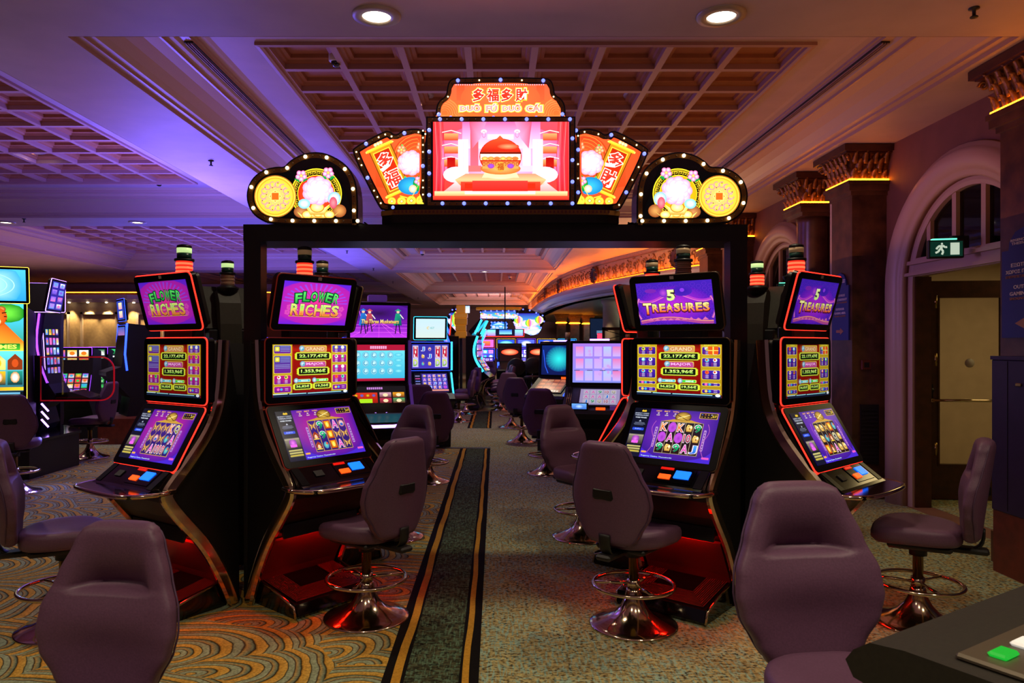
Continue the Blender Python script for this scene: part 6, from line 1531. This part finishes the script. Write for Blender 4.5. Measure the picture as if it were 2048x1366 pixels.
for k, (x, y) in enumerate(((.42, 21.4), (1.28, 21.6))):
    b = cab(['dark low machine with orange glowing header, left of two in the far bank', 'dark low machine with orange glowing header, right of two in the far bank'][k], x, y, 0, ps, .72, [('main_monitor', .66, .46, -.02, 1.28, 0, lambda c: (c.rect(0, 0, 1, 1, '#180808'), c.glow(.5, .35, .42, .22, '#ffb080', '#d83010')), 'led_dull', 'scr_hi')], 'dark machines with orange headers')
    for s in (-1, 1): MB().cyl(s*.34, -.2, .88, 1.05, .03, 8).build('side_lamp', 'led_pink' if s > 0 else 'led_blue', b)
r = thing('hanging_display', 'red outlined display row hanging below the score screen', 'display', (P(1010, 0, 24.8).x, 24.8, 1.84)); MB().box(-.65, .65, 0, .1, 0, .26).build('housing', 'gloss', r)
c = Canvas(1.3, .26); c.rect(0, 0, 1, 1, '#101028'); c.rect(.03, .1, .25, .9, '#70e0e0', '#b070e0'); c.rect(.35, .1, .68, .7, '#2050c0', '#80d0f0'); c.rect(.76, .1, .97, .9, '#80e0f0', '#9080e0'); c.build('screen', 'scr_hi', r, (0, -.004, .13)); MB().tube([(-.65, -.01, .26), (-.65, -.01, 0), (.65, -.01, 0), (.65, -.01, .26)], .014, 6).build('red_outline', 'led_red', r)
MB().box(-.02, .02, .04, .06, .26, 1.70).build('hanger', 'slot', r)

# ================================================================== MACHINE CONSOLE AT BOTTOM RIGHT
r = thing('machine_console', 'black padded machine console with lit buttons in the bottom right corner', 'console', (1.55, 1.62, 0)); r.rotation_euler[2] = math.radians(31.7+180)
# local -y = towards the sitter (far side from the camera)
mb = MB(); mb.prism([(-.45, .83), (-.47, .80), (-.45, .765), (-.3, .74), (.5, .74), (.5, .87), (-.33, .87), (-.41, .86)], -1.0, .55, 'x'); cb = mb.build('console_body', 'matte_pad', r)
MB().box(-.95, .50, .05, .45, 0, .74).build('cabinet_body', 'black', r)
# console buttons (right part of the console, next to the picture corner)
mb = MB(); mb.rbox(-.6, .50, -.25, .42, .868, .885, .006); pn = mb.build('button_panel', 'btn_panel', r)
for k in range(5):
    for j in range(3):
        MB().rbox(.40-.10*k, .46-.10*k, -.205+.085*j, -.165+.085*j, .884, .896, .005).build('button', ['led_green', 'white_plastic', 'btn_white', 'btn_bl2', 'white_plastic'][(k*2+j) % 5] if not (k == 0 and j == 0) else 'led_green', pn)

# ================================================================== MORE CHAIRS
for args in [
    (-.82, 5.85, -34, 'plum chair facing us just behind the near left gate chair'),
    (-.76, 8.2, 200, 'plum chair seen from behind before the musketeers machine'),
    (-1.02, 9.6, 190, 'plum chair with its top showing behind the musketeers machine chair'),
    (-.74, 14.6, -80+0, 'plum chair with seat pointing left, left of the aisle stripe'),
    (-.66, 16.2, -60, 'purple lit plum chair behind the one with seat pointing left'),
    (.70, 5.85, 34, 'plum chair facing us just behind the near right gate chair'),
    (.62, 8.75, 160, 'purple lit plum chair with black handle slot in the back, right of the aisle'),
    (.42, 11.6, 158, 'plum chair whose top shows above the purple lit one'),
    (.30, 13.6, 168, 'narrow looking plum chair seen from behind farther down the aisle'),
    (.12, 17.2, -85, 'first chair of the far aisle row, dark seat pointing left'),
    (.10, 18.4, -85, 'second chair of the far aisle row'),
    (.08, 19.6, -85, 'third chair of the far aisle row'),
    (.14, 20.6, -75, 'last chair of the far aisle row'),
    (-.28, 22.3, -20, 'small far chair before the pink screen machine'),
    (-5.58, 9.98, -92, 'plum chair in profile beside the purple edged machine, left background'),
    (-5.05, 7.62, 206, 'plum chair seen from behind at the tiger machine, left edge'),
]: place_chair(*args)
# dark round backed chairs at the far bank
def round_chair(x, y, label):
    t = thing('round_back_chair', label, 'chair', (x, y, 0), 0, 'dark round backed chairs at the far bank')
    mb = MB(); mb.lathe([(.001, -.04), (.20, -.04), (.235, -.015), (.235, .015), (.20, .04), (.001, .04)], 28, X=T(0, -.24, .98) @ rot(rx=PI/2+.1)); mb.build('backrest', 'round_black', t)
    mb = MB(); mb.lathe([(.001, .60), (.2, .60), (.23, .63), (.23, .67), (.19, .69), (.001, .69)], 24); mb.build('seat', 'round_black', t)
    mb = MB(); mb.tube([(0, 0, .6), (0, -.22, .62), (0, -.24, .8)], .015, 6); mb.cyl(0, 0, .04, .6, .025); mb.build('pole', 'chrome2', t); MB().lathe([(.22, 0), (.22, .01), (.05, .05), (.001, .06)], 24).build('pedestal_base', 'chrome2', t)
round_chair(.54, 19.0, 'dark round backed chair before the left orange header machine'); round_chair(1.02, 20.2, 'dark round backed chair before the right orange header machine')

# ================================================================== CEILING FITTINGS
def downlight(x, y, z, label, r=.075, e=None, grp='round recessed ceiling downlights'):
    t = thing('ceiling_downlight', label, 'downlight', (x, y, z), 0, grp)
    MB().lathe([(r*1.75, 0), (r*1.7, -.012), (r*1.05, -.016), (r, .0)], 28, caps=False).build('trim_ring', 'ring_metal', t)
    MB().lathe([(.001, -.005), (r, -.005), (r, .002)], 24, caps=False).build('lamp_face', 'white_lamp', t)
    if e:
        l = bpy.data.lights.new('downlight', 'SPOT'); l.energy = e; l.spot_size = math.radians(115); l.spot_blend = .8; l.color = (1, .84, .58); l.shadow_soft_size = .06
        o = bpy.data.objects.new('downlight_beam', l); COL.objects.link(o); o.location = (x, y, z-.03); o.parent = None
    return t
DLE = 75
downlight(-.722, 4.4, Z1, 'bright downlight above the gate sign, left of two nearest', .085, DLE); downlight(1.37, 4.4, Z1, 'bright downlight above the gate sign, right of two nearest', .085, DLE)
downlight(-.722, 7.08, Z2+.10, 'downlight inside a coffer left of the title sign', .07, DLE*.8); downlight(1.37, 7.08, Z2+.10, 'downlight inside a coffer right of the title sign', .07, DLE*.8)
downlight(P(70, 0, 9.14).x, 9.14, Z2+.1, 'downlight inside a coffer at the far left', .07, DLE)
downlight(P(275, 0, 11.8).x, 11.8, Z1, 'downlight on the cross beam left of the coin sign', .08, DLE*.6); downlight(P(12, 0, 11.8).x, 11.8, Z1, 'downlight on the cross beam at the left edge', .08, DLE*.6)
downlight(-.3, 19.7, Z1, 'downlight on the first far beam seen through the gate', .08, DLE*1.5); downlight(.0, 11.8, Z1, 'downlight on the beam hidden above the gate', .08, DLE*1.3)
downlight(.5, 27.8, Z1, 'farthest downlight on the second far beam', .08, DLE*2)
for k, (px, py, d, z, lb) in enumerate(((672, 130, 6.05, Z2+.10, 'white dome camera in a coffer near the front'), (318, 367, 10.6, Z2+.1, 'dark dome camera at the far corner of the left coffers'), (845, 507, 18, Z2, 'small dome camera in the far coffers seen through the gate'), (1020, 550, 24.5, Z2, 'tiny dome camera in the farther coffers through the gate'))):
    t = thing('dome_camera', lb, 'camera', (P(px, 0, d).x, d, z), 0, 'dome cameras on the ceiling')
    MB().lathe([(.055, 0), (.06, -.02), (.06, -.075), (.045, -.085)], 20).build('housing', 'white_plastic', t); MB().sphere((0, 0, -.085), .042, 14, 8).build('dome', 'gloss', t)
for px, py, z, lb in ((422, 332, Z1, 'sprinkler head on the blue lit beam left of the coin sign'), (1948, 36, Z1, 'sprinkler head on the front beam at top right'), (1418, 272, Z2+.1, 'sprinkler head in a coffer right of the gate signs'), (200, 343, Z2+.1, 'sprinkler head in the left coffers'), (48, 445, Z1, 'sprinkler head on the far cross beam at the left'), (694, 507, Z1, 'sprinkler on the long beam, nearest seen through the gate'), (747, 541, Z1, 'sprinkler on the long beam, second through the gate'), (786, 567, Z1, 'sprinkler on the long beam, third through the gate'), (836, 598, Z1, 'sprinkler on the long beam, farthest through the gate')):
    d = (z-.06-H)*F/(CY-py); t = thing('sprinkler_head', lb, 'sprinkler', (P(px, 0, d).x, d, z), 0, 'sprinkler heads on the ceiling')
    mb = MB(); mb.lathe([(.03, .012), (.03, -.008), (.010, -.012), (.010, -.05), (.022, -.052), (.022, -.058), (.001, -.06)], 12); mb.build('head', 'dkplastic', t)
M['ring_metal'].name
for k, (x, y) in enumerate(PL):
    t = thing('pavilion_spot', 'small warm spotlight under the pavilion cornice', 'spotlight', (x, y, 2.70), 0, 'small spotlights under the pavilion cornice'); MB().lathe([(.03, 0), (.03, -.02), (.001, -.02)], 12).build('lamp_face', 'white_lamp', t)
    l = bpy.data.lights.new('pavilion_spot', 'SPOT'); l.energy = 75; l.spot_size = math.radians(62); l.spot_blend = .7; l.color = (1, .72, .36); l.shadow_soft_size = .02
    o = bpy.data.objects.new('pavilion_spot_beam', l); COL.objects.link(o); o.location = (x, y-.02, 2.66); o.rotation_euler = (math.radians(8), 0, 0)

# ================================================================== LIGHT
def area(x, y, z, sx, sy, e, col, rx=0., ry=0., name='room_light'):
    l = bpy.data.lights.new(name, 'AREA'); l.shape = 'RECTANGLE'; l.size = sx; l.size_y = sy; l.energy = e; l.color = col
    o = bpy.data.objects.new(name, l); COL.objects.link(o); o.location = (x, y, z); o.rotation_euler = (rx, ry, 0); return o
UP = PI
def spot(x, y, z, tx, ty, tz, e, col, size=90, blend=.8, soft=.1):
    l = bpy.data.lights.new('spot', 'SPOT'); l.energy = e; l.color = col; l.spot_size = math.radians(size); l.spot_blend = blend; l.shadow_soft_size = soft
    o = bpy.data.objects.new('spot', l); COL.objects.link(o); o.location = (x, y, z); o.rotation_euler = (Vector((tx, ty, tz))-Vector((x, y, z))).to_track_quat('-Z', 'Y').to_euler(); return o
# unseen uplights added to tint the ceiling, standing in for machine and cove glow
area(0, 1.0, 2.3, 6, 3, 14, (.75, .40, .85), UP, name='added_ceiling_uplight')
area(-1.5, 7.3, 2.35, 5, 4, 16, (.9, .40, .62), UP, name='added_ceiling_uplight')
area(2.9, 7.0, 2.45, 1.6, 8, 18, (1, .34, .08), UP, name='added_orange_uplight')
area(-6.5, 6.8, 2.6, 5, 6, 22, (.50, .22, .95), UP, name='added_ceiling_uplight')
area(-3.9, 9.2, 2.2, .9, 1.6, 210, (.14, .11, 1.), UP, name='added_blue_uplight')
area(-5.5, 16, 2.4, 5, 5, 360, (.14, .11, 1.), UP, name='added_blue_uplight')
area(-11, 15, 2.6, 5, 6, 40, (.8, .35, .4), UP, name='added_ceiling_uplight')
area(-.5, 17, 2.3, 3, 9, 50, (.66, .52, 1.), UP, name='added_ceiling_uplight')
area(-.5, 28, 2.5, 4, 9, 50, (.6, .45, .7), UP, name='added_ceiling_uplight')
area(2.6, 13.2, 2.3, 1.0, 3.0, 40, (1, .5, .18), UP, name='added_orange_uplight')
# downlights behind the viewer
for x, y in ((-3.5, .8), (-.72, 1.2), (1.37, 1.2), (3.2, 1.5), (-4.2, 4.4), (-.72, -1.5), (1.4, -1.5)):
    spot(x, y, 3.5, x, y, 0, 105, (1, .84, .58), 120, .8, .08)
spot(2.6, 5.9, 3.5, 2.5, 5.9, 0, 30, (1, .75, .42), 110, .8, .06)
area(6.2, 7.2, 2.6, 1.6, 1.6, 26, (1, .74, .32), 0, name='vestibule_lamp')
# mostly spots added without fixtures: blue and purple side glow, fill for dark areas
spot(-3.6, 10.2, 2.2, -3.2, 8.0, 0, 90, (.2, .2, 1), 120, .9, .3)
spot(.2, 8.0, 2.9, .2, 9, 0, 30, (.6, .35, 1), 130, .9, .2)
spot(0, 32, 3.4, 0, 39.9, 1.8, 500, (.8, .5, .55), 150, .9, .3)
spot(5, 22, 2.6, 5, 26, 1, 160, (.8, .75, .7), 150, .9, .2)
spot(2.75, 18.0, 2.65, 2.9, 18.3, 0, 60, (1, .75, .4), 50, .6, .02)
spot(-5.0, 10.4, 3.4, -5.2, 10.6, 0, 70, (.75, .6, .9), 120, .9, .2)
spot(-7.8, 14, 3.4, -7.8, 14, 0, 120, (.8, .6, .9), 120, .9, .2)
spot(.2, 6.6, 2.15, 3.8, 7.2, 1.9, 85, (.50, .27, .95), 78, .9, .2)
spot(.3, 13.5, 3.0, .2, 14, 0, 60, (.8, .6, .8), 120, .9, .2)
area(4.5, 19, 1.9, 2, 5, 30, (.75, .8, .7), UP, name='added_soffit_uplight')  # unseen uplight added to brighten the underside of the balcony
spot(-5.0, 8.25, .6, -4.4, 7.0, 0, 22, (.15, .15, 1), 120, .9, .1)
w = bpy.data.worlds.new('World'); sc.world = w; w.use_nodes = True
w.node_tree.nodes['Background'].inputs[0].default_value = (.30, .16, .24, 1); w.node_tree.nodes['Background'].inputs[1].default_value = .22

# ================================================================== CAMERA
cam = bpy.data.cameras.new('Camera'); cam.sensor_width = 36; cam.lens = 36*F/2048; cam.shift_x = (1024-CX)/2048; cam.shift_y = (CY-683)/2048; cam.clip_start = .05; cam.clip_end = 100
co = bpy.data.objects.new('Camera', cam); COL.objects.link(co); co.location = (0, 0, H); co.rotation_euler = (PI/2, 0, 0); sc.camera = co
cam.dof.use_dof = True; cam.dof.focus_distance = 5.2; cam.dof.aperture_fstop = 9.0
sc.view_settings.view_transform = 'Standard'; sc.view_settings.look = 'None'; sc.view_settings.exposure = 0; sc.view_settings.gamma = 1; sc.view_settings.use_curve_mapping = False
sc.cycles.use_denoising = True; sc.cycles.use_adaptive_sampling = True; sc.cycles.adaptive_threshold = .03
sc.cycles.max_bounces = 6; sc.cycles.diffuse_bounces = 3; sc.cycles.glossy_bounces = 3; sc.cycles.transparent_max_bounces = 8; sc.cycles.sample_clamp_indirect = 4
sc.cycles.caustics_reflective = False; sc.cycles.caustics_refractive = False
